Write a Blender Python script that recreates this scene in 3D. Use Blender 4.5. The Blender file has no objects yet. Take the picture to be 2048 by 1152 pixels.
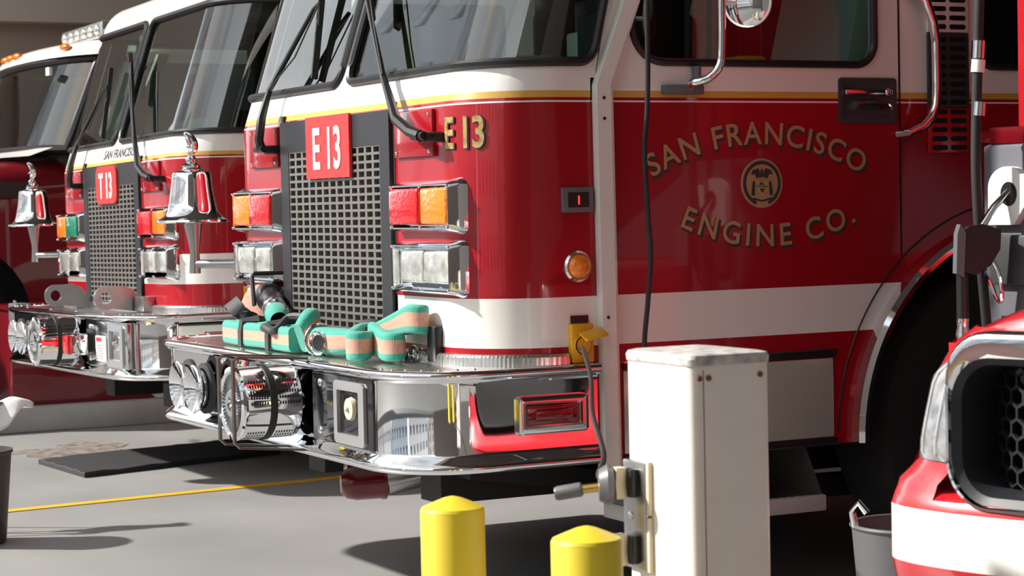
import bpy, bmesh, math, random
from mathutils import Vector, Matrix
random.seed(7)
SC = bpy.context.scene
COL = SC.collection
R = math.radians

# ------------------------------------------------------------------ camera
cam_d = bpy.data.cameras.new('camera'); cam = bpy.data.objects.new('camera', cam_d); COL.objects.link(cam)
FPX = 4195.2; TH = R(27.3); ROLL = 0.02151
PITCH = math.atan((576 - 412.66) / FPX)
dv = Vector((-math.cos(TH) * math.cos(PITCH), math.sin(TH) * math.cos(PITCH), -math.sin(PITCH)))
rv = Vector((math.sin(TH), math.cos(TH), 0)); uv_ = rv.cross(dv)
# roll about the optical axis
rr_ = rv * math.cos(ROLL) + uv_ * -math.sin(ROLL); uu_ = uv_ * math.cos(ROLL) + rv * math.sin(ROLL)
mw = Matrix((rr_, uu_, -dv)).transposed().to_4x4(); mw.translation = (0, 0, 1.25)
cam.matrix_world = mw
cam_d.sensor_width = 36; cam_d.lens = FPX / 2048 * 36; cam_d.clip_start = .05; cam_d.clip_end = 500
cam_d.dof.use_dof = True; cam_d.dof.focus_distance = 6.6; cam_d.dof.aperture_fstop = 9
SC.camera = cam
# ------------------------------------------------------------------ world, sun, exposure
SUN_AZ, SUN_EL = R(33), R(38)
world = bpy.data.worlds.new('sky'); SC.world = world; world.use_nodes = True
wn = world.node_tree; bg = wn.nodes['Background']
sky = wn.nodes.new('ShaderNodeTexSky'); sky.sky_type = 'NISHITA'; sky.sun_disc = False
sky.sun_elevation = SUN_EL; sky.sun_rotation = R(180) + SUN_AZ; sky.air_density = 1.6; sky.dust_density = 3.0; sky.ozone_density = .8
tcw = wn.nodes.new('ShaderNodeTexCoord'); mpw = wn.nodes.new('ShaderNodeMapping'); mpw.inputs['Scale'].default_value = (1, 1, 2.2); wn.links.new(tcw.outputs['Generated'], mpw.inputs['Vector'])
cn = wn.nodes.new('ShaderNodeTexNoise'); cn.inputs['Scale'].default_value = 2.6; cn.inputs['Detail'].default_value = 7; wn.links.new(mpw.outputs[0], cn.inputs['Vector'])
cr_ = wn.nodes.new('ShaderNodeMapRange'); cr_.inputs[1].default_value = .30; cr_.inputs[2].default_value = .54; wn.links.new(cn.outputs[0], cr_.inputs[0])
cm_ = wn.nodes.new('ShaderNodeMix'); cm_.data_type = 'RGBA'; sx_ = wn.nodes.new('ShaderNodeSeparateXYZ'); wn.links.new(tcw.outputs['Generated'], sx_.inputs[0])
hz = wn.nodes.new('ShaderNodeMapRange'); hz.inputs[1].default_value = 0; hz.inputs[2].default_value = .8; hz.inputs[3].default_value = 36; hz.inputs[4].default_value = 8; wn.links.new(sx_.outputs[2], hz.inputs[0])
hc = wn.nodes.new('ShaderNodeMix'); hc.data_type = 'RGBA'; hc.blend_type = 'MULTIPLY'; hc.inputs[0].default_value = 1; hc.inputs[6].default_value = (.96, 1.0, 1.03, 1); wn.links.new(hz.outputs[0], hc.inputs[7]); wn.links.new(hc.outputs[2], cm_.inputs[7])
wn.links.new(cr_.outputs[0], cm_.inputs[0]); wn.links.new(sky.outputs[0], cm_.inputs[6]); wn.links.new(cm_.outputs[2], bg.inputs[0]); bg.inputs[1].default_value = .10
sl = bpy.data.lights.new('sun', 'SUN'); sl.energy = 8.0; sl.angle = R(2.0); sl.color = (1, .95, .88)
so = bpy.data.objects.new('sun', sl); COL.objects.link(so)
to_sun = Vector((-math.sin(SUN_AZ) * math.cos(SUN_EL), -math.cos(SUN_AZ) * math.cos(SUN_EL), math.sin(SUN_EL)))
so.rotation_euler = to_sun.to_track_quat('Z', 'Y').to_euler(); so.location = to_sun * 30
vs = SC.view_settings; vs.view_transform = 'Standard'; vs.look = 'None'; vs.gamma = 1; vs.exposure = 0.0; vs.use_curve_mapping = False

# ------------------------------------------------------------------ materials
MATS = {}
def mat(name, col, rough=.5, metal=0, coat=0, spec=.5, trans=0, emit=None, noise=None, bump=None, sheen=0):
    """noise=(scale, amount[, dark colour]); bump=(kind, scale, strength)"""
    m = bpy.data.materials.new(name); m.use_nodes = True; nt = m.node_tree; p = nt.nodes['Principled BSDF']
    p.inputs['Base Color'].default_value = (*col, 1); p.inputs['Roughness'].default_value = rough; p.inputs['Metallic'].default_value = metal
    p.inputs['Coat Weight'].default_value = coat; p.inputs['Coat Roughness'].default_value = .04
    p.inputs['Specular IOR Level'].default_value = spec; p.inputs['Transmission Weight'].default_value = trans
    if sheen: p.inputs['Sheen Weight'].default_value = sheen
    if emit: p.inputs['Emission Color'].default_value = (*emit[0], 1); p.inputs['Emission Strength'].default_value = emit[1]
    tc = None
    if noise or bump: tc = nt.nodes.new('ShaderNodeTexCoord')
    if noise:
        n = nt.nodes.new('ShaderNodeTexNoise'); n.inputs['Scale'].default_value = noise[0]; n.inputs['Detail'].default_value = 6
        nt.links.new(tc.outputs['Object'], n.inputs['Vector'])
        rp = nt.nodes.new('ShaderNodeMapRange'); rp.inputs[1].default_value = .35; rp.inputs[2].default_value = .7
        nt.links.new(n.outputs[0], rp.inputs[0])
        mx = nt.nodes.new('ShaderNodeMix'); mx.data_type = 'RGBA'
        dk = noise[2] if len(noise) > 2 else tuple(c * .6 for c in col)
        mx.inputs[6].default_value = (*col, 1); mx.inputs[7].default_value = (*dk, 1)
        ml = nt.nodes.new('ShaderNodeMath'); ml.operation = 'MULTIPLY'; ml.inputs[1].default_value = noise[1]
        nt.links.new(rp.outputs[0], ml.inputs[0]); nt.links.new(ml.outputs[0], mx.inputs[0]); nt.links.new(mx.outputs[2], p.inputs['Base Color'])
    if bump:
        kind, sc, st = bump; b = nt.nodes.new('ShaderNodeBump'); b.inputs['Strength'].default_value = st; b.inputs['Distance'].default_value = .004
        if kind == 'noise':
            t = nt.nodes.new('ShaderNodeTexNoise'); t.inputs['Scale'].default_value = sc; nt.links.new(tc.outputs['Object'], t.inputs['Vector']); out = t.outputs[0]
        elif kind == 'tread':   # rows of raised lozenges alternating in direction
            mp = nt.nodes.new('ShaderNodeMapping'); mp.inputs['Rotation'].default_value = (0, 0, R(45)); nt.links.new(tc.outputs['Object'], mp.inputs['Vector'])
            t = nt.nodes.new('ShaderNodeTexBrick'); t.inputs['Scale'].default_value = sc; t.inputs['Mortar Size'].default_value = .012; t.inputs['Mortar Smooth'].default_value = 1
            t.inputs['Brick Width'].default_value = .05; t.inputs['Row Height'].default_value = .02; nt.links.new(mp.outputs[0], t.inputs['Vector']); out = t.outputs['Fac']
            iv = nt.nodes.new('ShaderNodeMath'); iv.operation = 'SUBTRACT'; iv.inputs[0].default_value = 1; nt.links.new(out, iv.inputs[1]); out = iv.outputs[0]
        elif kind == 'weave':
            t = nt.nodes.new('ShaderNodeTexWave'); t.inputs['Scale'].default_value = sc; t.inputs['Distortion'].default_value = 2; nt.links.new(tc.outputs['Object'], t.inputs['Vector']); out = t.outputs[0]
        elif kind == 'prism':
            t = nt.nodes.new('ShaderNodeTexVoronoi'); t.inputs['Scale'].default_value = sc; nt.links.new(tc.outputs['Object'], t.inputs['Vector']); out = t.outputs[0]
        nt.links.new(out, b.inputs['Height']); nt.links.new(b.outputs[0], p.inputs['Normal'])
    MATS[name] = m; return m
def glassmat(name, tint, ior=1.5):
    m = bpy.data.materials.new(name); m.use_nodes = True; nt = m.node_tree; nt.nodes.remove(nt.nodes['Principled BSDF'])
    o = nt.nodes['Material Output']; t = nt.nodes.new('ShaderNodeBsdfTransparent'); t.inputs[0].default_value = (*tint, 1)
    g = nt.nodes.new('ShaderNodeBsdfGlossy'); g.inputs['Roughness'].default_value = .01
    f = nt.nodes.new('ShaderNodeFresnel'); f.inputs[0].default_value = ior; mx = nt.nodes.new('ShaderNodeMixShader')
    nt.links.new(f.outputs[0], mx.inputs[0]); nt.links.new(t.outputs[0], mx.inputs[1]); nt.links.new(g.outputs[0], mx.inputs[2]); nt.links.new(mx.outputs[0], o.inputs[0])
    MATS[name] = m
mat('red', (.32, .004, .011), .28, coat=.7, spec=.2)
mat('dred', (.13, .003, .008), .3, coat=.8, spec=.2)
mat('prered', (.48, .012, .02), .3, coat=1)
mat('white', (.80, .78, .74), .3, coat=.6)
mat('gold', (.62, .36, .06), .4)
mat('goldleaf', (.72, .53, .22), .34, metal=.6, noise=(60, .8, (.30, .20, .08)))
mat('goldletter', (.46, .30, .15), .4, metal=.3)
mat('chrome', (.86, .87, .89), .045, metal=1)
mat('chrome2', (.78, .79, .80), .12, metal=1, noise=(9, .3, (.6, .6, .6)))
mat('aluminium', (.40, .41, .42), .35, metal=.5)
mat('steel', (.55, .55, .55), .28, metal=1, noise=(14, .5, (.4, .4, .4)))
mat('stainless', (.78, .80, .76), .06, metal=1)
mat('kickpanel', (.60, .62, .55), .22, metal=.35)
mat('tread', (.72, .71, .69), .22, metal=1, bump=('tread', 1, .5))
mat('gunmetal', (.20, .19, .18), .25, metal=1)
mat('treadsoft', (.72, .71, .69), .25, metal=1, bump=('tread', 1.6, .15))
mat('steppaint', (.50, .48, .45), .4)
mat('darkmetal', (.07, .065, .06), .45, metal=.3)
mat('black', (.012, .012, .014), .35)
mat('reflectdark', (.014, .014, .017), .12, coat=.5)  # dark reflection of a chrome panel put into the colour
mat('rubber', (.018, .018, .018), .7)
mat('charcoal', (.020, .021, .025), .4)
mat('darkgrey', (.045, .047, .052), .45)
mat('grillegrey', (.24, .225, .21), .35, metal=.5)
mat('radiator', (.40, .37, .32), .6)
mat('chassis', (.014, .013, .013), .6)
mat('lensred', (.62, .006, .012), .12, coat=1, bump=('prism', 70, .5))
mat('lensamber', (.90, .22, .005), .12, coat=1, bump=('prism', 70, .5))
mat('lensgreen', (.005, .22, .13), .12, coat=1, bump=('prism', 70, .5))
mat('lensclear', (.86, .86, .82), .10, metal=.6, coat=1, noise=(22, .8, (.42, .41, .36)), bump=('prism', 22, .6))
mat('lensdark', (.20, .008, .012), .1, coat=1)
mat('signred', (.72, .03, .03), .45)
mat('signwhite', (.85, .84, .82), .5)
mat('ink', (.03, .03, .03), .5)
mat('led', (.6, .02, .02), .4, emit=((1, .04, .03), 1.5))
mat('yellow', (.74, .58, .035), .45, noise=(7, .25, (.62, .46, .03)))
mat('safety', (.80, .40, .012), .35, coat=.4)
mat('concrete', (.31, .31, .306), .45, noise=(.7, .8, (.19, .19, .19)), bump=('noise', 90, .12))
mat('curbc', (.36, .36, .34), .7, noise=(5, .6, (.24, .23, .22)))
mat('linepaint', (.78, .42, .015), .5, noise=(30, .25, (.6, .34, .05)))
mat('stain', (.13, .095, .08), .55, noise=(18, .9, (.36, .34, .32)))
mat('matrub', (.022, .022, .024), .75, bump=('noise', 160, .5))
mat('beige', (.78, .67, .57), .8, noise=(1.5, .3, (.72, .60, .50)))
mat('beige2', (.52, .42, .34), .8, noise=(2, .3, (.48, .38, .30)))
mat('wallgrey', (.11, .10, .095), .8)
mat('ceil', (.16, .15, .14), .9)
mat('asphalt', (.06, .06, .06), .8, noise=(3, .5, (.045, .045, .045)))
mat('sidewalk', (.13, .128, .122), .8, noise=(2, .4, (.10, .10, .098)))
mat('blockerdark', (.035, .024, .020), .85, noise=(4, .5, (.025, .018, .016)))  # kept dark so the added wall bounces little light
mat('facade1', (.74, .72, .68), .8); mat('facade2', (.50, .52, .55), .8); mat('facade3', (.62, .50, .42), .8)
mat('winglass', (.10, .13, .16), .08, coat=1)
mat('pedwhite', (.80, .74, .68), .42, noise=(22, .16, (.62, .52, .46)))
mat('pedcap', (.60, .57, .55), .5, noise=(34, .8, (.22, .20, .20)))
mat('brass', (.55, .36, .12), .3, metal=1)
mat('cream', (.66, .58, .42), .4)
mat('rust', (.20, .06, .04), .7)
mat('plugrey', (.12, .125, .135), .4)
mat('cable', (.02, .02, .022), .35)
mat('hosegreen', (.035, .36, .275), .75, sheen=.3, bump=('weave', 90, .35))
mat('hosepink', (.64, .33, .25), .8, noise=(80, .9, (.46, .28, .19)), bump=('weave', 90, .3))
mat('strap', (.035, .036, .04), .6)
mat('seatgreen', (.66, .78, .70), .6, bump=('noise', 40, .3))
mat('seatdark', (.03, .035, .045), .7)
mat('hiviz', (.62, .70, .03), .6)
mat('coatyellow', (.62, .42, .04), .8)
mat('interior', (.03, .032, .03), .8)
mat('dash', (.06, .07, .066), .7)
mat('paper', (.74, .78, .76), .7)
mat('clothw', (.78, .77, .76), .8, bump=('noise', 30, .2))
mat('bin', (.10, .10, .105), .5)
mat('binbrown', (.06, .045, .04), .5)
mat('plasticbag', (.80, .80, .80), .3, noise=(12, .8, (.2, .2, .2)))
mat('dispgrey', (.11, .115, .135), .45)
mat('lampclear', (.58, .60, .62), .10, metal=.5, coat=1, noise=(26, .9, (.22, .23, .24)), bump=('prism', 40, .35))
mat('lampglassy', (.75, .77, .78), .08, metal=.6, coat=1)
mat('foliage', (.05, .10, .03), .8); mat('bark', (.10, .07, .05), .9)
glassmat('glass', (.52, .66, .60), 2.15); glassmat('sideglass', (.50, .58, .55), 1.45); glassmat('lampglass', (.86, .88, .88))
# ------------------------------------------------------------------ mesh builder
class MB:
    def __init__(s): s.v = []; s.f = []; s.m = []
    def add(s, vs, fs, m=0):
        o = len(s.v); s.v += [tuple(v) for v in vs]
        for i, f in enumerate(fs): s.f.append([o + k for k in f]); s.m.append(m[i] if isinstance(m, list) else m)
        return s
    def box(s, x0, x1, y0, y1, z0, z1, b=0, m=0, seg=2):
        if b <= 0:
            v = [(x, y, z) for z in (z0, z1) for y in (y0, y1) for x in (x0, x1)]
            return s.add(v, [(0, 2, 3, 1), (4, 5, 7, 6), (0, 1, 5, 4), (2, 6, 7, 3), (0, 4, 6, 2), (1, 3, 7, 5)], m)
        bm = bmesh.new(); bmesh.ops.create_cube(bm, size=1)
        for w in bm.verts: w.co = Vector(((x0 + x1) / 2 + w.co.x * (x1 - x0), (y0 + y1) / 2 + w.co.y * (y1 - y0), (z0 + z1) / 2 + w.co.z * (z1 - z0)))
        bmesh.ops.bevel(bm, geom=list(bm.edges), offset=b, segments=seg, profile=.5, affect='EDGES')
        return s.bm(bm, m)
    def bm(s, bm, m=0):
        bm.verts.index_update(); s.add([w.co for w in bm.verts], [[w.index for w in f.verts] for f in bm.faces], m); bm.free(); return s
    def cyl(s, p0, p1, r0, r1=None, n=20, m=0, cap=True):
        r1 = r0 if r1 is None else r1
        return s.lathe([(r0, 0), (r1, (Vector(p1) - Vector(p0)).length)], p0, Vector(p1) - Vector(p0), n, m, cap)
    def lathe(s, prof, org=(0, 0, 0), ax=(0, 0, 1), n=32, m=0, cap=True, mats=None):
        ax = Vector(ax).normalized(); t = Vector((1, 0, 0)) if abs(ax.x) < .8 else Vector((0, 1, 0))
        a = ax.cross(t).normalized(); b = ax.cross(a); org = Vector(org); vs = []; fs = []; ms = []
        for r, h in prof:
            for k in range(n):
                q = 2 * math.pi * k / n; vs.append(org + ax * h + (a * math.cos(q) + b * math.sin(q)) * r)
        for i in range(len(prof) - 1):
            for k in range(n):
                k2 = (k + 1) % n; fs.append((i * n + k, i * n + k2, (i + 1) * n + k2, (i + 1) * n + k)); ms.append(mats[i] if mats else m)
        if cap:
            fs.append(tuple(range(n))[::-1]); fs.append(tuple((len(prof) - 1) * n + k for k in range(n))); ms += [mats[0] if mats else m, mats[-1] if mats else m]
        return s.add(vs, fs, ms)
    def tube(s, pts, r, n=10, m=0, closed=False, flat=None):
        """round tube; flat=(w, h, updir) makes a flat bar instead; r may be a list"""
        pts = [Vector(p) for p in pts]; N = len(pts); vs = []; fs = []
        prev = None
        for i, p in enumerate(pts):
            if closed: t = pts[(i + 1) % N] - pts[i - 1]
            else: t = pts[min(i + 1, N - 1)] - pts[max(i - 1, 0)]
            t.normalize()
            if flat: ref = Vector(flat[2])
            elif prev is None: ref = Vector((0, 0, 1)) if abs(t.z) < .9 else Vector((0, 1, 0))
            else: ref = prev
            a = (ref - t * ref.dot(t)).normalized(); b = t.cross(a); prev = a
            rr = r[i] if isinstance(r, (list, tuple)) else r
            if flat:
                for q, w in ((1, 1), (-1, 1), (-1, -1), (1, -1)): vs.append(p + b * (q * flat[0] / 2) + a * (w * flat[1] / 2))
            else:
                for k in range(n): q = 2 * math.pi * k / n; vs.append(p + (a * math.cos(q) + b * math.sin(q)) * rr)
        if flat: n = 4
        for i in range(N if closed else N - 1):
            j = (i + 1) % N
            for k in range(n): k2 = (k + 1) % n; fs.append((i * n + k, i * n + k2, j * n + k2, j * n + k))
        if not closed: fs.append(tuple(range(n))[::-1]); fs.append(tuple((N - 1) * n + k for k in range(n)))
        return s.add(vs, fs, m)
    def sphere(s, c, r, m=0, u=18, v=12):
        rx, ry, rz = r if isinstance(r, (tuple, list)) else (r, r, r); vs = []; fs = []
        for i in range(v + 1):
            a = math.pi * i / v
            for k in range(u): q = 2 * math.pi * k / u; vs.append((c[0] + rx * math.sin(a) * math.cos(q), c[1] + ry * math.sin(a) * math.sin(q), c[2] + rz * math.cos(a)))
        for i in range(v):
            for k in range(u): k2 = (k + 1) % u; fs.append((i * u + k, (i + 1) * u + k, (i + 1) * u + k2, i * u + k2))
        return s.add(vs, fs, m)
    def grid(s, fn, us, vs_, m=0, closed=False):
        nu, nv = len(us), len(vs_); P = [fn(u, v) for v in vs_ for u in us]; fs = []; ms = []
        for j in range(nv - 1):
            for i in range(nu if closed else nu - 1):
                i2 = (i + 1) % nu; fs.append((j * nu + i, j * nu + i2, (j + 1) * nu + i2, (j + 1) * nu + i)); ms.append(m(us[i], vs_[j]) if callable(m) else m)
        return s.add(P, fs, ms)
    def loft(s, loops, m=0, closed=True, cap0=False, cap1=False, mats=None):
        n = len(loops[0]); P = [p for l in loops for p in l]; fs = []; ms = []
        for j in range(len(loops) - 1):
            for i in range(n if closed else n - 1):
                i2 = (i + 1) % n; fs.append((j * n + i, j * n + i2, (j + 1) * n + i2, (j + 1) * n + i)); ms.append(mats[j] if mats else m)
        if cap0: fs.append(tuple(range(n))[::-1]); ms.append(mats[0] if mats else m)
        if cap1: fs.append(tuple((len(loops) - 1) * n + k for k in range(n))); ms.append(mats[-1] if mats else m)
        return s.add(P, fs, ms)
    def prism(s, pts, fn, a0, a1, m=0):
        return s.loft([[fn(u, v, a0) for u, v in pts], [fn(u, v, a1) for u, v in pts]], m, cap0=True, cap1=True)
    def xf(s, M, start=0):
        s.v = s.v[:start] + [tuple(M @ Vector(p)) for p in s.v[start:]]; return s
    def islands(s):
        par = list(range(len(s.v)))
        def fd(a):
            while par[a] != a: par[a] = par[par[a]]; a = par[a]
            return a
        for f in s.f:
            for k in f[1:]: par[fd(k)] = fd(f[0])
        grp = {}
        for i, f in enumerate(s.f): grp.setdefault(fd(f[0]), []).append(i)
        out = []
        for ids in grp.values():
            mp = {}; m = MB()
            for i in ids:
                for k in s.f[i]:
                    if k not in mp: mp[k] = len(m.v); m.v.append(s.v[k])
                m.f.append([mp[k] for k in s.f[i]]); m.m.append(s.m[i])
            out.append(m)
        return out
    def pieces(s, name, mats, parent=None, **k):
        """each disjoint piece becomes an object of its own"""
        return [p.build(name, mats, parent, **k) for p in s.islands()]
    def build(s, name, mats, parent=None, smooth=35, weld=True, kind=None, label=None, fixn=True):
        me = bpy.data.meshes.new(name); me.from_pydata(s.v, [], s.f)
        if isinstance(mats, str): mats = [mats]
        for k in mats: me.materials.append(MATS[k])
        me.polygons.foreach_set('material_index', s.m)
        bm = bmesh.new(); bm.from_mesh(me)
        if weld: bmesh.ops.remove_doubles(bm, verts=bm.verts, dist=1e-5)
        if fixn: bmesh.ops.recalc_face_normals(bm, faces=bm.faces)
        bm.to_mesh(me); bm.free()
        me.polygons.foreach_set('use_smooth', [True] * len(me.polygons)); me.set_sharp_from_angle(angle=R(smooth)); me.update()
        o = bpy.data.objects.new(name, me); COL.objects.link(o)
        if parent: o.parent = parent
        if kind: o['kind'] = kind
        if label: o['label'] = label
        return o
def thing(name, label, cat, loc=(0, 0, 0), rot=(0, 0, 0), group=None):
    o = bpy.data.objects.new(name, None); COL.objects.link(o); o.location = loc; o.rotation_euler = rot; o['label'] = label; o['category'] = cat
    o.empty_display_size = .2
    if group: o['group'] = group
    return o
def tag(o, label, cat, group=None):
    o['label'] = label; o['category'] = cat
    if group: o['group'] = group
    return o
def rr(u0, u1, v0, v1, r, n=6, ms=1, outer=None):
    """rounded rectangle loop (counter-clockwise); with outer=(U0,U1,V0,V1) also the matching outer loop"""
    r = r if isinstance(r, (list, tuple)) else [r] * 4     # bl, br, tr, tl
    cs = [(u0 + r[0], v0 + r[0], r[0], 180), (u1 - r[1], v0 + r[1], r[1], 270), (u1 - r[2], v1 - r[2], r[2], 0), (u0 + r[3], v1 - r[3], r[3], 90)]
    I = []; O = []
    oc = [(outer[0], outer[2]), (outer[1], outer[2]), (outer[1], outer[3]), (outer[0], outer[3])] if outer else None
    for c, (cx, cy, rad, a0) in enumerate(cs):
        A = []
        for k in range(n + 1):
            a = R(a0 + 90 * k / n); A.append((cx + rad * math.cos(a), cy + rad * math.sin(a)))
        if outer:
            C = oc[c]; s0, s1 = A[0], A[-1]
            f0 = (C[0], s0[1]) if c in (0, 2) else (s0[0], C[1]); f1 = (s1[0], C[1]) if c in (0, 2) else (C[0], s1[1])
            B = []
            for k in range(n + 1):
                t = k / n
                if t <= .5: w = t * 2; B.append((f0[0] + (C[0] - f0[0]) * w, f0[1] + (C[1] - f0[1]) * w))
                else: w = t * 2 - 1; B.append((C[0] + (f1[0] - C[0]) * w, C[1] + (f1[1] - C[1]) * w))
        I += A
        if outer: O += B
        nx = cs[(c + 1) % 4]; a = R(nx[3]); nxt = (nx[0] + nx[2] * math.cos(a), nx[1] + nx[2] * math.sin(a))
        if ms > 1:
            nC = oc[(c + 1) % 4] if outer else None
            if outer:
                g1 = (nC[0], nxt[1]) if (c + 1) % 4 in (0, 2) else (nxt[0], nC[1])
            for k in range(1, ms):
                t = k / ms; I.append((A[-1][0] + (nxt[0] - A[-1][0]) * t, A[-1][1] + (nxt[1] - A[-1][1]) * t))
                if outer: O.append((B[-1 - (0 if k == 1 else 0)][0] + (g1[0] - B[-1][0]) * t, B[-1][1] + (g1[1] - B[-1][1]) * t))
    return (I, O) if outer else I
def pane_cols(u0, u1, v0, v1, r, nu):
    us = sorted(set([u0 + (u1 - u0) * i / nu for i in range(nu + 1)] + [u0 + r * k / 5 for k in range(6)] + [u1 - r * k / 5 for k in range(6)])); out = []
    for u in us:
        e = min(u - u0, u1 - u); h = r - math.sqrt(max(0, r * r - (r - e) ** 2)) if e < r else 0
        out.append((u, v0 + h, v1 - h))
    return out
def text_mesh(body, size, sx=1, extrude=.002, offset=0, spacing=1, align='CENTER', bevel=0):
    c = bpy.data.curves.new('lettering', 'FONT'); c.body = body; c.size = size; c.extrude = extrude; c.offset = offset; c.space_character = spacing
    c.align_x = align; c.resolution_u = 4; c.bevel_depth = bevel
    o = bpy.data.objects.new('lettering', c); COL.objects.link(o)
    dg = bpy.context.evaluated_depsgraph_get(); me = bpy.data.meshes.new_from_object(o.evaluated_get(dg))
    V = [(v.co.x * sx, v.co.y, v.co.z) for v in me.vertices]; Fc = [list(p.vertices) for p in me.polygons]
    bpy.data.objects.remove(o); bpy.data.curves.remove(c); bpy.data.meshes.remove(me)
    return V, Fc
def lettering(name, body, size, fn, m, parent=None, **kw):
    V, Fc = text_mesh(body, size, **kw); mb = MB(); mb.add([fn(*v) for v in V], Fc)
    return mb.pieces(name, m, parent, weld=False, smooth=20)
def smoothpath(pts, n=8):
    pts = [Vector(p) for p in pts]; out = []
    for i in range(len(pts) - 1):
        p0, p1, p2, p3 = pts[max(i - 1, 0)], pts[i], pts[i + 1], pts[min(i + 2, len(pts) - 1)]
        for k in range(n):
            t = k / n; out.append(.5 * ((2 * p1) + (-p0 + p2) * t + (2 * p0 - 5 * p1 + 4 * p2 - p3) * t * t + (-p0 + 3 * p1 - 3 * p2 + p3) * t ** 3))
    return out + [pts[-1]]
def sm(a, b, x):
    t = max(0, min(1, (x - a) / (b - a))); return t * t * (3 - 2 * t)

# ================================================================== THE SETTING
def struct(o): o['kind'] = 'structure'; return o
f_ = MB(); f_.box(-16.5, -.4, 1.4, 15, -.15, 0); struct(f_.build('floor', 'concrete'))
g_ = MB(); g_.box(-160, 40, -5.0, 1.4, -.17, -.003); struct(g_.build('pavement', 'sidewalk'))
g_ = MB(); g_.box(-160, 40, -18.0, -5.0, -.3, -.12); struct(g_.build('road', 'asphalt'))
g_ = MB(); g_.box(-160, 40, -22.0, -18.0, -.17, -.005); struct(g_.build('pavement_far', 'sidewalk'))
w_ = MB(); w_.box(-16.9, -16.5, 1.4, 15, 0, 5.2); lw = struct(w_.build('wall_left', 'beige2'))
w_ = MB(); w_.box(-16.5, -16.3, 1.7, 15, 2.77, 5.0); struct(w_.build('trim_1', 'beige'))
w_ = MB(); w_.box(-.4, 0, 1.4, 15, 0, 5.2); struct(w_.build('wall_right', 'wallgrey'))
w_ = MB(); w_.box(1.2, 5.0, -5.0, 1.0, -.005, 7.5); w_.box(-.4, 1.2, 1.0, 1.4, 0, 7.5); struct(w_.build('wall_blocker', 'blockerdark'))  # added unseen wall, keeps sky light off the engine's side
w_ = MB(); w_.box(-16.9, 0, 15, 15.3, 0, 5.2); struct(w_.build('wall_back', 'wallgrey'))
w_ = MB(); w_.box(-16.9, 0, 1.7, 15.3, 5.0, 5.3); struct(w_.build('ceiling', 'ceil'))
w_ = MB(); w_.box(-16.9, 0, 1.4, 1.7, 4.8, 6.5); w_.box(-16.9, -16.3, 1.4, 1.7, 0, 4.8); struct(w_.build('wall_front', 'beige'))
# yellow bay line and stained patch on the floor
ln = MB(); ln.box(-9.12, -9.05, 1.0, 9, .001, .004); ln.xf(Matrix.Translation((-8.97, 3, 0)) @ Matrix.Rotation(R(6.5), 4, 'Z') @ Matrix.Translation((9.08, -3, 0)))
struct(ln.build('trim_2', 'linepaint'))
cb = MB(); cb.box(-12.78, -12.05, 2.0, 9, 0, .15, b=.015); struct(cb.build('trim_3', 'curbc'))
st = MB()
for k in range(9):
    cx, cy, rx, ry = -10.85 + random.uniform(-.35, .35), 2.95 + random.uniform(-.25, .45), random.uniform(.08, .28), random.uniform(.05, .2)
    st.add([(cx, cy, .0015 + k * .0002)] + [(cx + rx * math.cos(q * .35) * random.uniform(.7, 1.2), cy + ry * math.sin(q * .35) * random.uniform(.7, 1.2), .0015 + k * .0002) for q in range(18)], [(0, i, i % 18 + 1) for i in range(1, 19)])
s_ = st.build('trim_4', 'stain'); struct(s_)

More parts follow.
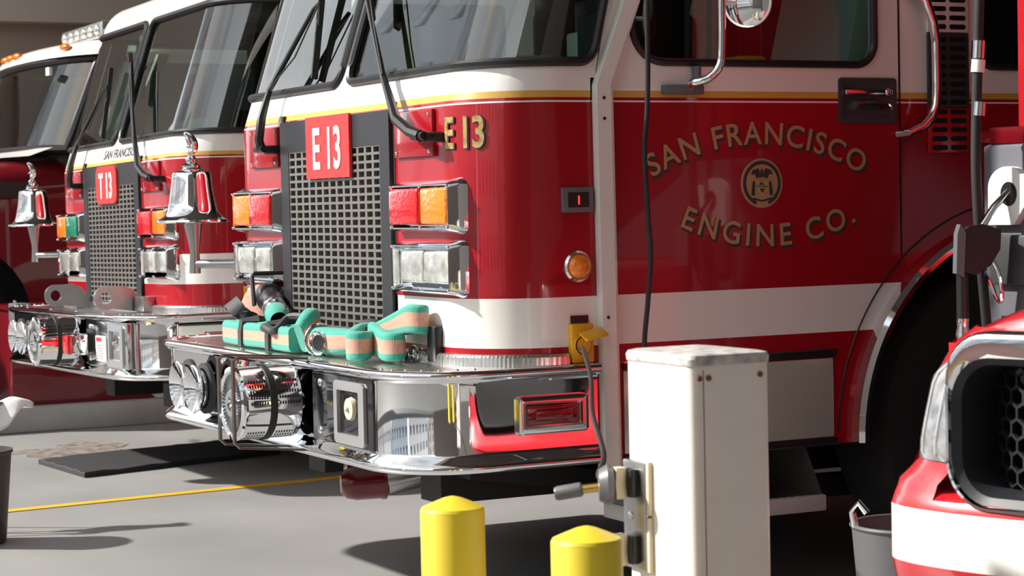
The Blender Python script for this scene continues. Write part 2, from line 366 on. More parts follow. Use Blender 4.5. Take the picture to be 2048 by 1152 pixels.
# ================================================================== FIRE TRUCKS
HW, CR, XS = 1.08, .26, .82
SA = XS + CR * math.pi / 2        # arc length where the flat side begins
YC, ZC, RA = 1.958, .50, .66      # wheel arch
def make_truck(cfg):
    root = thing(cfg['name'], cfg['label'], 'fire truck', cfg['loc'], cfg.get('rot', (0, 0, 0)))
    dz = cfg['dz']; zr = 1.54 + dz
    def rake(z): return .32 * max(0, z - zr)
    def S(s, z, o=0):
        a = abs(s); sg = 1 if s >= 0 else -1
        if a < XS: x, y, nx, ny = a, 0, 0, -1
        elif a < SA: q = (a - XS) / CR; x, y, nx, ny = XS + CR * math.sin(q), CR * (1 - math.cos(q)), math.sin(q), -math.cos(q)
        else: x, y, nx, ny = HW, CR + a - SA, 1, 0
        w = 1 if a < SA else max(0, 1 - (a - SA) / .3)
        y += rake(z) * w
        zt = 2.30 + dz
        if z > zt:                                   # roof edge rolls inwards
            q = min(1, (z - zt) / .12); o = o - .12 * (1 - math.sqrt(max(0, 1 - q * q)))
        return (sg * (x + nx * o), y + ny * o, z)
    def P(mb, name, m, par=root, **k): return mb.build(name, m, par, **k)
    def PP(mb, name, m, par=root, **k): return mb.pieces(name, m, par, **k)
    bands = cfg['bands']                             # [(z0, z1, material index)]
    BM = ['red', 'white', 'gold', 'black']
    # ---- cab body: front and corners
    mb = MB()
    def ss(a, b):
        out = [a]; 
        for k in range(25):
            q = XS + (SA - XS) * k / 24
            if a < q < b: out.append(q)
        return out + [b]
    gz = 1.557 + dz
    for sg in (1, -1):
        for z0, z1, m in bands:
            if z0 >= gz - 1e-6: rng = [ss(0, SA + .10)]
            elif z1 <= gz + 1e-6: rng = [ss(.455, SA + .10)]
            else:
                mb.grid(lambda u, v: S(sg * u, v), ss(0, .455), [gz, z1], m); rng = [ss(.455, SA + .10)]
            for q in rng: mb.grid(lambda u, v: S(sg * u, v), q, [z0, z1], m)
    body = P(mb, 'cab_body', BM)
    # ---- windscreen surround, panes, gaskets, roof
    zb, zt = 1.666 + dz, 2.26 + dz; zlo = bands[-1][1]
    mb = MB()
    for sg in (1, -1):
        I, O = rr(.035, SA + .075, zb, zt, .05, 6, 40, (0, SA + .10, zlo, 2.30 + dz))
        mb.loft([[S(sg * u, v) for u, v in O], [S(sg * u, v) for u, v in I], [S(sg * u, v, -.02) for u, v in I]], 0)
    P(mb, 'windscreen_surround', 'white')
    for sg in (1, -1):
        mb = MB(); c = pane_cols(.035, SA + .075, zb, zt, .05, 60); nv = 6
        mb.grid(lambda i, k: S(sg * c[i][0], c[i][1] + (c[i][2] - c[i][1]) * k / nv, -.004), list(range(len(c))), list(range(nv + 1)))
        pn = P(mb, 'windscreen', 'glass')
        mb = MB(); I = rr(.035, SA + .075, zb, zt, .05, 6, 40); mb.tube([S(sg * u, v, .004) for u, v in I], .015, 8, closed=True)
        P(mb, 'gasket', 'black', pn)
    mb = MB()
    sL = SA + 2.6
    sl_ = [0] + [XS * k / 4 for k in range(1, 4)] + ss(XS, sL)
    full = [-q for q in sl_[::-1]][:-1] + sl_
    zz = [2.30 + dz + .12 * math.sin(R(a)) for a in range(0, 91, 15)]
    mb.grid(lambda u, v: S(u, v), full, zz); top = [S(u, zz[-1]) for u in full]; n0 = len(mb.v); mb.add(top, [tuple(range(len(top)))])
    P(mb, 'roof', 'white')
    # ---- cab sides with door, window openings, wheel arch
    yA, yD0, yD1, yE = CR + .10, .42, 1.481, CR + 2.6
    for sg in (1, -1):
        X = sg * HW
        mb = MB()
        ys = sorted(set([round(yA + (yE - yA) * k / 130, 4) for k in range(131)] + [YC - RA, YC + RA]))
        def bot(y): return ZC + math.sqrt(max(0, RA * RA - (y - YC) ** 2)) if abs(y - YC) < RA else .488
        allb = [(.488, .79, 0)] + bands[:-1] + [(bands[-1][0], 1.62 + dz, bands[-1][2])]
        for a, b in zip(ys[:-1], ys[1:]):
            for z0, z1, m in allb:
                p, q = max(z0, bot(a)), max(z0, bot(b))
                if p >= z1 and q >= z1: continue
                p, q = min(p, z1), min(q, z1); mb.add([(X, a, p), (X, b, q), (X, b, z1), (X, a, z1)], [(0, 1, 2, 3)], m)
        P(mb, 'cab_side', BM)
        # upper side panels with window openings
        mb = MB()
        def D(u, v): w = max(0, 1 - (u - CR) / .3) if u < CR + .3 else 0; return (X, u + rake(v) * w * .9, v)
        for (a, b, wa, wb, rad) in ((yA, yD1, .485, 1.385, [.13, .07, .07, .1]), (yD1, yE, 1.80, 2.70, [.06] * 4)):
            I, O = rr(wa, wb, 1.668 + dz, 2.24 + dz, rad, 8, 12, (a, b, 1.62 + dz, 2.30 + dz))
            mb.loft([[D(u, v) for u, v in O], [D(u, v) for u, v in I], [(p[0] - sg * .03, p[1], p[2]) for p in [D(u, v) for u, v in I]]], 0)
        P(mb, 'window_panel', 'white')
        for (wa, wb, rad) in ((.485, 1.385, .1), (1.80, 2.70, .06)):
            mb = MB(); r4 = [.13, .07, .07, .1] if wa < 1 else [.06] * 4
            I = rr(wa, wb, 1.668 + dz, 2.24 + dz, r4, 8, 12); Q = [D(u, v) for u, v in I]
            mb.add([(p[0] - sg * .012, p[1], p[2]) for p in Q], [tuple(range(len(Q)))]); pn = P(mb, 'side_window', 'sideglass')
            mb = MB(); mb.tube([(p[0] + sg * .001, p[1], p[2]) for p in Q], .012, 8, closed=True); P(mb, 'gasket', 'black', pn)
        # lower kick panel with trim, its pale reflection put into the colour
        mb = MB(); mb.box(min(X, X + sg * .008), max(X, X + sg * .008), .45, 1.205, .512, .758, b=.003); P(mb, 'kick_panel', 'kickpanel')
        mb = MB()
        for z0, z1 in ((.762, .780), (.494, .509)): mb.box(min(X, X + sg * .010), max(X, X + sg * .010), .45, 1.215, z0, z1)
        PP(mb, 'panel_trim', 'black')
        mb = MB()
        for z0, z1 in ((.781, .786), (.487, .492)): mb.box(min(X, X + sg * .012), max(X, X + sg * .012), .45, 1.22, z0, z1)
        PP(mb, 'panel_bead', 'chrome2')
        # wheel arch trim
        mb = MB(); prof = [(.0, .0), (.030, .0), (.045, .012), (.045, .028), (.032, .042), (.0, .046)]
        L = [[(X + sg * p[0], YC - (RA - .025 + p[1]) * math.cos(q), ZC + (RA - .025 + p[1]) * math.sin(q)) for p in prof] for q in [R(-1 + 182 * k / 48) for k in range(49)]]
        mb.loft(L, closed=False); arch = P(mb, 'wheel_arch_trim', 'chrome')
        mb = MB(); mb.loft([[(X + sg * p, YC - (RA - .026) * math.cos(q), ZC + (RA - .026) * math.sin(q)) for p in (-.06, .028)] for q in [R(-1 + 182 * k / 48) for k in range(49)]], closed=False); P(mb, 'arch_flange', 'cream', arch)
        # fender seam
        mb = MB(); mb.tube([(X + sg * .001, YC - .735 * math.cos(q), ZC + .735 * math.sin(q)) for q in [R(2 + 100 * k / 30) for k in range(31)]], .003, 6); P(mb, 'fender_seam', 'black')
        # door gaps
        mb = MB()
        mb.box(X - .001, X + .001, yD1 - .003, yD1 + .003, 1.06, 2.3 + dz); mb.box(min(X, X + sg * .002), max(X, X + sg * .002), yD1 - .003, yD1 + .003, .93 + .25, 2.3 + dz)
        P(mb, 'door_gap', 'black')
        # hinge strip up the door edge
        mb = MB(); yb = .375
        pth = [(X + sg * .004, yb + .028, .475), (X + sg * .004, yb + .022, 1.60 + dz), (X + sg * .004, yb + .022 + .40 * .60, 2.20 + dz)]
        for q in range(2):
            (x0, y0, z0), (x1, y1, z1) = pth[q], pth[q + 1]
            for (a, b, h) in ((-.032, .014, .028), (.014, .030, .012)):
                mb.add([(x0 - sg * .02, y0 + a, z0), (x0 - sg * .02, y0 + b, z0), (x0 + sg * h, y0 + b, z0), (x0 + sg * h, y0 + a, z0), (x1 - sg * .02, y1 + a, z1), (x1 - sg * .02, y1 + b, z1), (x1 + sg * h, y1 + b, z1), (x1 + sg * h, y1 + a, z1)],
                       [(0, 1, 2, 3), (4, 7, 6, 5), (0, 4, 5, 1), (1, 5, 6, 2), (2, 6, 7, 3), (3, 7, 4, 0)])
        hs = P(mb, 'hinge_strip', 'white', weld=False)
        mb = MB()
        for zq in (.92, 1.50, 1.56): mb.cyl((X + sg * .030, yb + .012, zq), (X + sg * .034, yb + .012, zq), .005, n=8)
        PP(mb, 'screw', 'black', hs)
    # ---- inner lining, floor, dash and seats behind the glass
    mb = MB(); mb.box(-1.02, 1.02, .28, 2.75, 1.10, 1.16); mb.box(-1.03, 1.03, 2.72, 2.8, 1.1, 2.38 + dz); P(mb, 'cab_floor', 'interior')
    mb = MB(); mb.box(-1.0, 1.0, .10, .55, 1.50 + dz, 1.63 + dz, b=.03); P(mb, 'dashboard', 'dash')
    mb = MB(); mb.box(-.30, .25, .6, 1.6, 1.16, 1.60, b=.04); mb.box(-.24, .1, .62, .95, 1.60, 1.76, b=.02); P(mb, 'engine_cover', 'darkgrey')
    for sx in (-.62, .62):
        mb = MB(); mb.box(sx - .25, sx + .25, .85, 1.3, 1.3, 1.48, b=.05); P(mb, 'seat', 'seatdark')
        mb = MB(); k0 = len(mb.v); mb.box(-.24, .24, -.07, .07, 0, .72, b=.05); mb.xf(Matrix.Translation((sx, 1.45, 1.45)) @ Matrix.Rotation(R(-14), 4, 'X')); P(mb, 'seat_back', cfg['seatback'] if sx > 0 else 'seatdark')
    mb = MB(); mb.tube([(.55 + .2 * math.cos(q), .66 + .08 * math.sin(q), 1.66 + dz + .18 * math.sin(q)) for q in [2 * math.pi * k / 24 for k in range(24)]], .014, 8, closed=True); mb.cyl((.55, .60, 1.5 + dz), (.55, .66, 1.66 + dz), .02); P(mb, 'steering_wheel', 'black')
    # radios, maps and clutter on the dash
    for (x0, x1, y0, y1, z0, z1, m) in cfg['clutter']:
        mb = MB(); mb.box(x0, x1, y0, y1, z0 + dz, z1 + dz, b=.012); P(mb, 'dash_item', m)
    # ---- grille
    gx, g0, g1 = .465, .80, gz
    mb = MB(); I, O = rr(-.39, .39, .838 + dz * .2, 1.452 + dz, .004, 2, 1, (-gx, gx, g0, g1))
    mb.loft([[(u, .02, v) for u, v in O], [(u, -.012, v) for u, v in O], [(u, -.012, v) for u, v in I], [(u, .05, v) for u, v in I]])
    gr = P(mb, 'grille_frame', 'charcoal')
    mb = MB(); a0, a1 = .838 + dz * .2, 1.452 + dz; nr = 24; nc = 13
    for k in range(nr + 1): z = a0 + (a1 - a0) * k / nr; mb.box(-.39, .39, -.010, .008, z - .0042, z + .0042)
    for k in range(nc + 1): x = -.39 + .78 * k / nc; mb.box(x - .0085, x + .0085, -.0092, .0072, a0, a1)
    P(mb, 'grille_mesh', 'grillegrey', gr, weld=False, fixn=False, kind='stuff')
    mb = MB(); mb.box(-.47, .47, .16, .18, .8, 1.58 + dz); mb.box(-.48, -.46, .0, .18, .8, 1.58 + dz); mb.box(.46, .48, .0, .18, .8, 1.58 + dz); P(mb, 'grille_well', 'chassis', gr)
    mb = MB()
    for k in range(30): z = .82 + k * .019; mb.box(-.14, .39, .028, .05, z, z + .011)
    PP(mb, 'radiator_fin', 'radiator', gr)
    # ---- number sign
    sx0, sx1, sz0, sz1 = cfg['sign']
    mb = MB(); I = rr(sx0, sx1, sz0, sz1, cfg['signr'], 6); mb.loft([[(u, -.012, v) for u, v in I], [(u, -.022, v) for u, v in I]], cap1=True, cap0=True); sg_ = P(mb, 'number_sign', 'signred')
    cx, cz = (sx0 + sx1) / 2, (sz0 + sz1) / 2
    lettering('sign_character', cfg['num'], (sz1 - sz0) * .93, lambda u, v, w: (cx + u, -.0235 - w, cz - (sz1 - sz0) * .335 + v), 'signwhite', sg_, sx=cfg['numsx'], extrude=.001, offset=.004, spacing=1.0)
    # ---- lamps
    def bezel(sg, z0, z1, lenses, nm):
        mb = MB(); a, b = .495, .932
        def lp(i, y): return [(sg * u, y, v) for u, v in rr(a + i, b - i, z0 + i, z1 - i, max(.004, .022 - i * .3), 5)]
        mb.loft([lp(0, .06), lp(0, .012), lp(.008, -.004), lp(.013, -.024), lp(.017, -.031), lp(.022, -.031), lp(.025, -.012), lp(.026, .0)], cap1=True)
        bz = P(mb, nm, 'chrome')
        for (l0, l1, zz0, zz1, m, y) in lenses:
            mb = MB(); mb.box(min(sg * l0, sg * l1), max(sg * l0, sg * l1), y, .0, zz0, zz1, b=.010, seg=3); P(mb, 'lens', m, bz)
        mb = MB()
        for xx in (a + .020, (a + b) / 2 + .01, b - .020):
            for z in (z0 + .022, z1 - .022): mb.sphere((sg * xx, -.032, z), .0055, u=8, v=6)
        PP(mb, 'screw', 'chrome', bz)
    ld = dz * .9
    for sg in (1, -1):
        inn, out = cfg['lens'][0 if sg > 0 else 1]
        bezel(sg, 1.170 + ld, 1.337 + ld, [(.515, .722, 1.200 + ld, 1.310 + ld, inn, -.042), (.730, .910, 1.200 + ld, 1.310 + ld, out, -.036)], 'warning_light')
        bezel(sg, .985 + ld, 1.156 + ld, [(.562, .718, 1.025 + ld, 1.124 + ld, 'lensclear', -.026), (.728, .902, 1.025 + ld, 1.124 + ld, 'lensclear', -.026)], 'headlamp')
    # ---- wiper access panels, wipers
    for sg in (1, -1):
        mb = MB(); x0, x1 = (.50, .775); mb.box(min(sg * x0, sg * x1), max(sg * x0, sg * x1), -.010, .01, 1.405 + dz, 1.545 + dz, b=.004); ap = P(mb, 'access_panel', 'red')
        mb = MB()
        for xx in (x0 + .02, x1 - .02):
            for z in (1.42, 1.53): mb.sphere((sg * xx, -.011, z + dz), .006, u=8, v=6)
        PP(mb, 'screw', 'chrome', ap)
    for arm, bl in ((((.803, -.06, 1.463), (.74, -.066, 1.478), (.63, -.06, 1.52), (.43, -.012, 1.667), (.154, .062, 1.93), (.06, .10, 2.05)), ((.20, .058, 1.86), (-.0, .115, 2.10))),
                    (((-.524, -.06, 1.47), (-.528, -.066, 1.50), (-.54, -.05, 1.58), (-.552, -.012, 1.679), (-.323, .070, 1.942), (-.29, .08, 1.962)), ((-.262, .040, 1.70), (-.36, .125, 2.06)))):
        mb = MB(); A = [(x, y, z + dz) for x, y, z in arm]
        mb.tube(A, [.018, .017, .017, .011, .008, .007], 8); mb.cyl((A[0][0] + .02, A[0][1] + .006, A[0][2] - .004), (A[0][0] + .02, .0, A[0][2] - .004), .016, n=14); mb.cyl((A[0][0] - .05, A[0][1], A[0][2]), (A[0][0] + .025, A[0][1], A[0][2]), .013, n=10)
        w = P(mb, 'wiper_arm', 'black')
        mb = MB(); B = [(x, y, z + dz) for x, y, z in bl]; mb.tube(B, .007, 4, flat=(.012, .022, (0, -1, 0))); mb.tube([A[-1], tuple((B[0][i] + B[1][i]) / 2 for i in range(3))], .008, 6); P(mb, 'wiper_blade', 'rubber', w)
        mb = MB(); a, b = A[3], A[5]; mb.tube([(a[0] + .02, a[1] - .01, a[2]), ((a[0] + b[0]) / 2 + .05, (a[1] + b[1]) / 2 - .02, (a[2] + b[2]) / 2 - .04), (b[0] + .02, b[1] - .01, b[2])], .003, 6); P(mb, 'washer_hose', 'rubber', w)
    # ---- bumper
    bw, bf, br_, bb = 1.16, -.287, .25, .33
    def plan(o):
        pts = [(-bw - o, bb)]; n = 14
        for k in range(n + 1): q = R(180 + 90 * k / n); pts.append((-bw + br_ + (br_ + o) * math.cos(q), bf + br_ + (br_ + o) * math.sin(q)))
        for k in range(1, 8): pts.append((-bw + br_ + (2 * bw - 2 * br_) * k / 8, bf - o))
        for k in range(n + 1): q = R(270 + 90 * k / n); pts.append((bw - br_ + (br_ + o) * math.cos(q), bf + br_ + (br_ + o) * math.sin(q)))
        pts.append((bw + o, bb)); return pts
    prof = [(-.045, .782), (-.045, .790), (-.006, .792), (.006, .788), (.010, .779), (.006, .770), (-.004, .764), (-.018, .757), (-.020, .745), (-.020, .556), (-.016, .546), (.004, .530), (.012, .520), (.012, .510), (.004, .502), (-.03, .500), (-.05, .508)]
    mb = MB(); mb.loft([[(x, y, z) for x, y in plan(o)] for o, z in prof], closed=False); bump_ = P(mb, 'bumper', 'chrome', smooth=50)
    mb = MB(); pl = plan(-.045); mb.add([(x, y, .786) for x, y in pl], [tuple(range(len(pl)))]); mb.add([(x, y, .70) for x, y in plan(-.1)], [tuple(range(len(pl)))]); P(mb, 'bumper_deck', 'tread', bump_, fixn=False)
    mb = MB()
    pl = plan(-.026)
    for k in range(2, len(pl) - 2, 2): mb.sphere((pl[k][0], pl[k][1], .791), .006, u=8, v=6)
    P(mb, 'rivet', 'chrome', bump_, kind='stuff')
    # treadplate kick strip along the cab foot
    mb = MB(); q = [-(SA - .0)] ; q = [-u for u in ss(XS, SA)[::-1]] + [-.5, 0, .5] + ss(XS, SA)
    mb.loft([[S(u, z, o) for u in q] for o, z in ((.0, .822), (.016, .820), (.024, .812), (.026, .786))], closed=False); P(mb, 'kick_strip', 'treadsoft')
    # air horn trumpets
    for (x, z) in ((-.62, .652), (-.455, .648)):
        mb = MB(); mb.lathe([(.062, -.30), (.066, -.335), (.082, -.350), (.084, -.358), (.080, -.362), (.055, -.352), (.03, -.34), (.0, -.338)], (x, 0, z), (0, 1, 0), 28, cap=False); mb.v = mb.v; P(mb, 'air_horn', 'chrome')
        mb = MB(); mb.lathe([(.074, -.30), (.088, -.304), (.088, -.318), (.07, -.322)], (x, 0, z), (0, 1, 0), 28, cap=False); P(mb, 'horn_ring', 'rubber')
    # siren drum: louvred chrome sections with a dark band
    mb = MB(); cx, cz = .305, .662; R0 = .113
    mb.lathe([(.0, -.488), (.02, -.488), (.022, -.496), (.04, -.496), (.042, -.486), (.095, -.486), (.1, -.494), (R0, -.49), (R0 + .003, -.482), (R0, -.474), (R0, -.40)], (cx, 0, cz), (0, 1, 0), 48, cap=False)
    mb.lathe([(R0 - .004, -.385), (R0, -.38), (R0, -.30), (R0 - .01, -.29)], (cx, 0, cz), (0, 1, 0), 48, cap=False); sr = P(mb, 'siren', 'chrome')
    mb = MB(); mb.lathe([(R0 - .02, -.40), (R0 + .004, -.402), (R0 + .004, -.384), (R0 - .02, -.383)], (cx, 0, cz), (0, 1, 0), 48, cap=False); P(mb, 'siren_band', 'rubber', sr)
    mb = MB()
    for y0 in [-.466 + .0085 * k for k in range(7)] + [-.374 + .0085 * k for k in range(8)]:
        for kk in range(40):
            q = 2 * math.pi * kk / 40
            if (kk // 5) % 2 == 0: 
                a0, a1 = q, q + 2 * math.pi / 40 * .55
                mb.add([(cx + (R0 + .0008) * math.cos(a), y, cz + (R0 + .0008) * math.sin(a)) for a, y in ((a0, y0), (a1, y0), (a1, y0 + .0045), (a0, y0 + .0045))], [(0, 1, 2, 3)])
    for kk in range(44):
        q = 2 * math.pi * kk / 44; mb.add([(cx + r_ * math.cos(a), -.4875, cz + r_ * math.sin(a)) for r_, a in ((.048, q), (.092, q), (.092, q + .07), (.048, q + .07))], [(0, 1, 2, 3)])
    P(mb, 'siren_slots', 'black', sr, fixn=False, kind='stuff')
    mb = MB()
    for (x, z) in ((.49, .728), (.485, .582), (.10, .70), (.08, .57)): mb.sphere((x, -.268, z), (.014, .010, .014), u=12, v=8)
    PP(mb, 'bolt', 'chrome')
    # chrome panel by the siren, dark reflection put into the engine's colour; flush latch box
    lx = cfg['latch']
    mb = MB(); mb.box(.43, lx + .27, -.272, -.262, .552, .757, b=.002); P(mb, 'latch_panel', cfg['latchpanel'])
    mb = MB(); I, O = rr(lx + .03, lx + .19, .588, .718, .006, 3, 1, (lx, lx + .225, .558, .745))
    mb.loft([[(u, -.268, v) for u, v in O], [(u, -.282, v) for u, v in O], [(u, -.284, v) for u, v in I], [(u, -.235, v) for u, v in I]], cap1=True); lt = P(mb, 'latch_box', 'aluminium')
    mb = MB(); mb.box(lx + .07, lx + .135, -.272, -.24, .635, .712, b=.012); mb.lathe([(.0, -.285), (.032, -.283), (.036, -.27), (.036, -.25)], (lx + .115, 0, .665), (0, 1, 0), 20, cap=False); mb.sphere((lx + .115, -.287, .665), .008, u=10, v=8); P(mb, 'latch_handle', 'cream' if cfg['kind'] == 'E' else 'chrome2', lt)
    # side marker on the bumper
    for sg in (1, -1):
        X = sg * (bw - .02); mb = MB(); I, O = rr(.085, .268, .622, .688, .004, 3, 1, (.064, .29, .600, .708))
        q = lambda o, L: [(X + sg * o, u, v) for u, v in L]
        mb.loft([q(0, O), q(.016, O), q(.020, rr(.070, .284, .606, .702, .004, 3)), q(.020, I), q(.006, I)], cap1=True); mk = P(mb, 'marker_light', 'cream' if 0 else 'chrome2')
        mb = MB(); mb.box(min(X, X + sg * .016), max(X, X + sg * .016), .088, .265, .625, .685, b=.006); mb.box(min(X, X + sg * .022), max(X, X + sg * .022), .115, .24, .64, .67, b=.006); P(mb, 'lens', 'lensdark', mk)
    # ---- corner fittings (driver corner): amber marker, counter, shore-power inlet
    Xc = HW
    mb = MB(); c0 = (Xc - .004, .305, 1.071); mb.lathe([(.046, 0), (.046, .010), (.040, .016), (.036, .012)], c0, (1, 0, 0), 28, cap=False); cm = P(mb, 'corner_marker', 'chrome')
    mb = MB(); mb.lathe([(.036, .010), (.034, .022), (.026, .032), (.012, .037), (.0, .038)], c0, (1, 0, 0), 24, cap=False); P(mb, 'lens', 'lensamber', cm)
    mb = MB(); mb.box(Xc - .012, Xc + .012, .255, .358, 1.228, 1.302, b=.005); ct = P(mb, 'counter', 'plugrey')
    mb = MB(); mb.box(Xc + .011, Xc + .0135, .272, .341, 1.243, 1.287); P(mb, 'counter_screen', 'black', ct)
    lettering('counter_digit', '1', .035, lambda u, v, w: (Xc + .0142 + w, .307 + u, 1.252 + v), 'led', ct, extrude=.0004, offset=.001)
    mb = MB(); mb.box(Xc - .01, Xc + .022, .270, .345, .790, .905, b=.006); mb.lathe([(.030, 0), (.030, .012), (.024, .014)], (Xc + .018, .305, .842), (1, 0, 0), 20); il = P(mb, 'power_inlet', 'safety')
    mb = MB(); mb.lathe([(.0, .0), (.027, .001)], (Xc + .031, .303, .842), (1, 0, 0), 20, cap=False); P(mb, 'inlet_socket', 'black', il)
    mb = MB(); mb.box(Xc - .008, Xc + .006, .278, .335, .906, .928); P(mb, 'inlet_tag', 'black', il)
    mb = MB(); mb.box(-.004, .004, -.038, .038, -.046, 0, b=.003); mb.xf(Matrix.Translation((Xc + .030, .325, .885)) @ Matrix.Rotation(R(12), 4, 'X') @ Matrix.Rotation(R(-62), 4, 'Y')); P(mb, 'inlet_cover', 'safety', il)
    # ---- bell with eagle finial on its bracket arm
    bx, by = -1.295, -.057; o = (bx, by, 0)
    mb = MB(); mb.lathe([(.118, 1.217), (.136, 1.213), (.140, 1.217), (.138, 1.224), (.120, 1.232), (.106, 1.243), (.097, 1.26), (.090, 1.29), (.083, 1.33), (.078, 1.37), (.075, 1.398), (.072, 1.405), (.066, 1.408), (.03, 1.416), (.026, 1.42), (.0, 1.42)], o, (0, 0, 1), 48, cap=False)
    mb.lathe([(.118, 1.217), (.10, 1.235), (.08, 1.30), (.0, 1.38)], o, (0, 0, 1), 40, cap=False); bell = P(mb, 'bell', 'chrome', fixn=False)
    mb = MB(); mb.lathe([(.038, 1.408), (.040, 1.418), (.034, 1.424), (.036, 1.432), (.026, 1.440), (.018, 1.446), (.024, 1.456), (.016, 1.466), (.010, 1.472)], o, (0, 0, 1), 24)
    # eagle: body, head and two raised wings
    mb.sphere((bx, by, 1.482), (.012, .012, .022), u=12, v=8); mb.sphere((bx, by - .006, 1.505), .008, u=10, v=8); mb.tube([(bx, by - .012, 1.505), (bx, by - .022, 1.500)], [.004, .001], 6)
    for sg in (1, -1):
        W = smoothpath([(bx + sg * .006, by + .002, 1.478), (bx + sg * .022, by + .008, 1.495), (bx + sg * .026, by + .006, 1.520), (bx + sg * .018, by - .006, 1.545), (bx + sg * .004, by - .020, 1.556)], 4)
        mb.tube(W, [.004 + .009 * math.sin(math.pi * (.12 + .8 * i / (len(W) - 1))) for i in range(len(W))], 8)
    P(mb, 'eagle_finial', 'chrome', bell)
    mb = MB(); mb.tube([(bx, by, 1.235), (bx + .004, by, 1.20)], [.03, .035], 16); mb.tube([(bx + .004, by, 1.205), (bx + .012, by, 1.15), (bx + .015, by, 1.10), (bx + .012, by, 1.02)], [.036, .026, .018, .022], 16)
    mb.tube([(bx + .012, by, 1.055), (-1.05, .10, 1.055), (-.98, .16, 1.055)], .017, 14); mb.cyl((-.985, .155, 1.055), (-.965, .175, 1.055), .04, n=20); P(mb, 'bell_arm', 'steel', bell)
    # ---- wheels, chassis, steps
    for sg in (1, -1):
        for yw in (YC, 6.3):
            mb = MB(); x0 = sg * .72; mb.lathe([(.30, 0), (.45, -.01), (.50, .01), (.52, .05), (.52, .26), (.50, .30), (.45, .32), (.30, .31)], (x0, yw, .52), (sg, 0, 0), 48, cap=False)
            tr = P(mb, 'tyre', 'rubber'); mb = MB(); mb.lathe([(.31, .28), (.29, .22), (.20, .18), (.12, .2), (.1, .3), (.0, .31)], (x0, yw, .52), (sg, 0, 0), 32, cap=False); P(mb, 'hub', 'darkgrey', tr)
    mb = MB(); mb.box(-.62, .62, .22, 7.6, .42, .78); mb.box(-.85, .85, YC - .09, YC + .09, .36, .5); mb.box(-.55, -.40, .1, 2.9, .33, .44); mb.box(.40, .55, .1, 2.9, .33, .44)
    for sg in (1, -1):
        mb.tube([(sg * .62, .15, .45), (sg * .62, .7, .36), (sg * .62, 1.3, .29), (sg * .62, 1.958, .28), (sg * .62, 2.6, .33), (sg * .62, 3.2, .5)], .05, 6, flat=(.09, .07, (0, 0, 1)))
        mb.box(min(sg * .62, sg * 1.06), max(sg * .62, sg * 1.06), YC - .70, YC + .70, 1.17, 1.20); mb.box(sg * .65 - .01, sg * .65 + .01, YC - .7, YC + .7, .45, 1.2)
    P(mb, 'chassis', 'chassis')
    for sg in (1, -1):
        mb = MB(); mb.box(min(sg * .86, sg * 1.14), max(sg * .86, sg * 1.14), .50, 1.135, .292, .342, b=.006); sp = P(mb, 'step', 'steppaint')
        mb = MB(); mb.box(min(sg * .865, sg * 1.13), max(sg * .865, sg * 1.13), .505, 1.13, .342, .3445); P(mb, 'step_tread', 'tread', sp)
        mb = MB(); mb.box(min(sg * .84, sg * .86), max(sg * .84, sg * .86), .50, 1.1, .34, .49)
        mb.add([(sg * 1.08, 1.10, .488), (sg * .86, 1.10, .488), (sg * .86, 1.125, .342), (sg * 1.13, 1.125, .342)], [(0, 1, 2, 3)]); mb.add([(sg * 1.08, .50, .488), (sg * .86, .50, .488), (sg * .86, .50, .342), (sg * 1.13, .50, .342)], [(0, 1, 2, 3)]); P(mb, 'step_riser', 'darkmetal', sp)
    # ---- rear body with shutter doors
    mb = MB(); mb.box(-1.12, 1.12, 2.95, 7.6, .55, 2.35, b=.03); rb = P(mb, 'rear_body', 'red')
    for sg in (1, -1):
        for k in range(3):
            mb = MB(); X = sg * 1.12
            for j in range(16): z = 1.1 + j * .07; mb.box(min(X, X + sg * .012), max(X, X + sg * .012), 3.1 + k * 1.5, 4.45 + k * 1.5, z, z + .066)
            sd = MB(); sd.box(min(X - sg * .01, X + sg * .004), max(X - sg * .01, X + sg * .004), 3.08 + k * 1.5, 4.47 + k * 1.5, 1.09, 2.23); sd = P(sd, 'shutter_door', 'steel', rb)
    return root, S, P

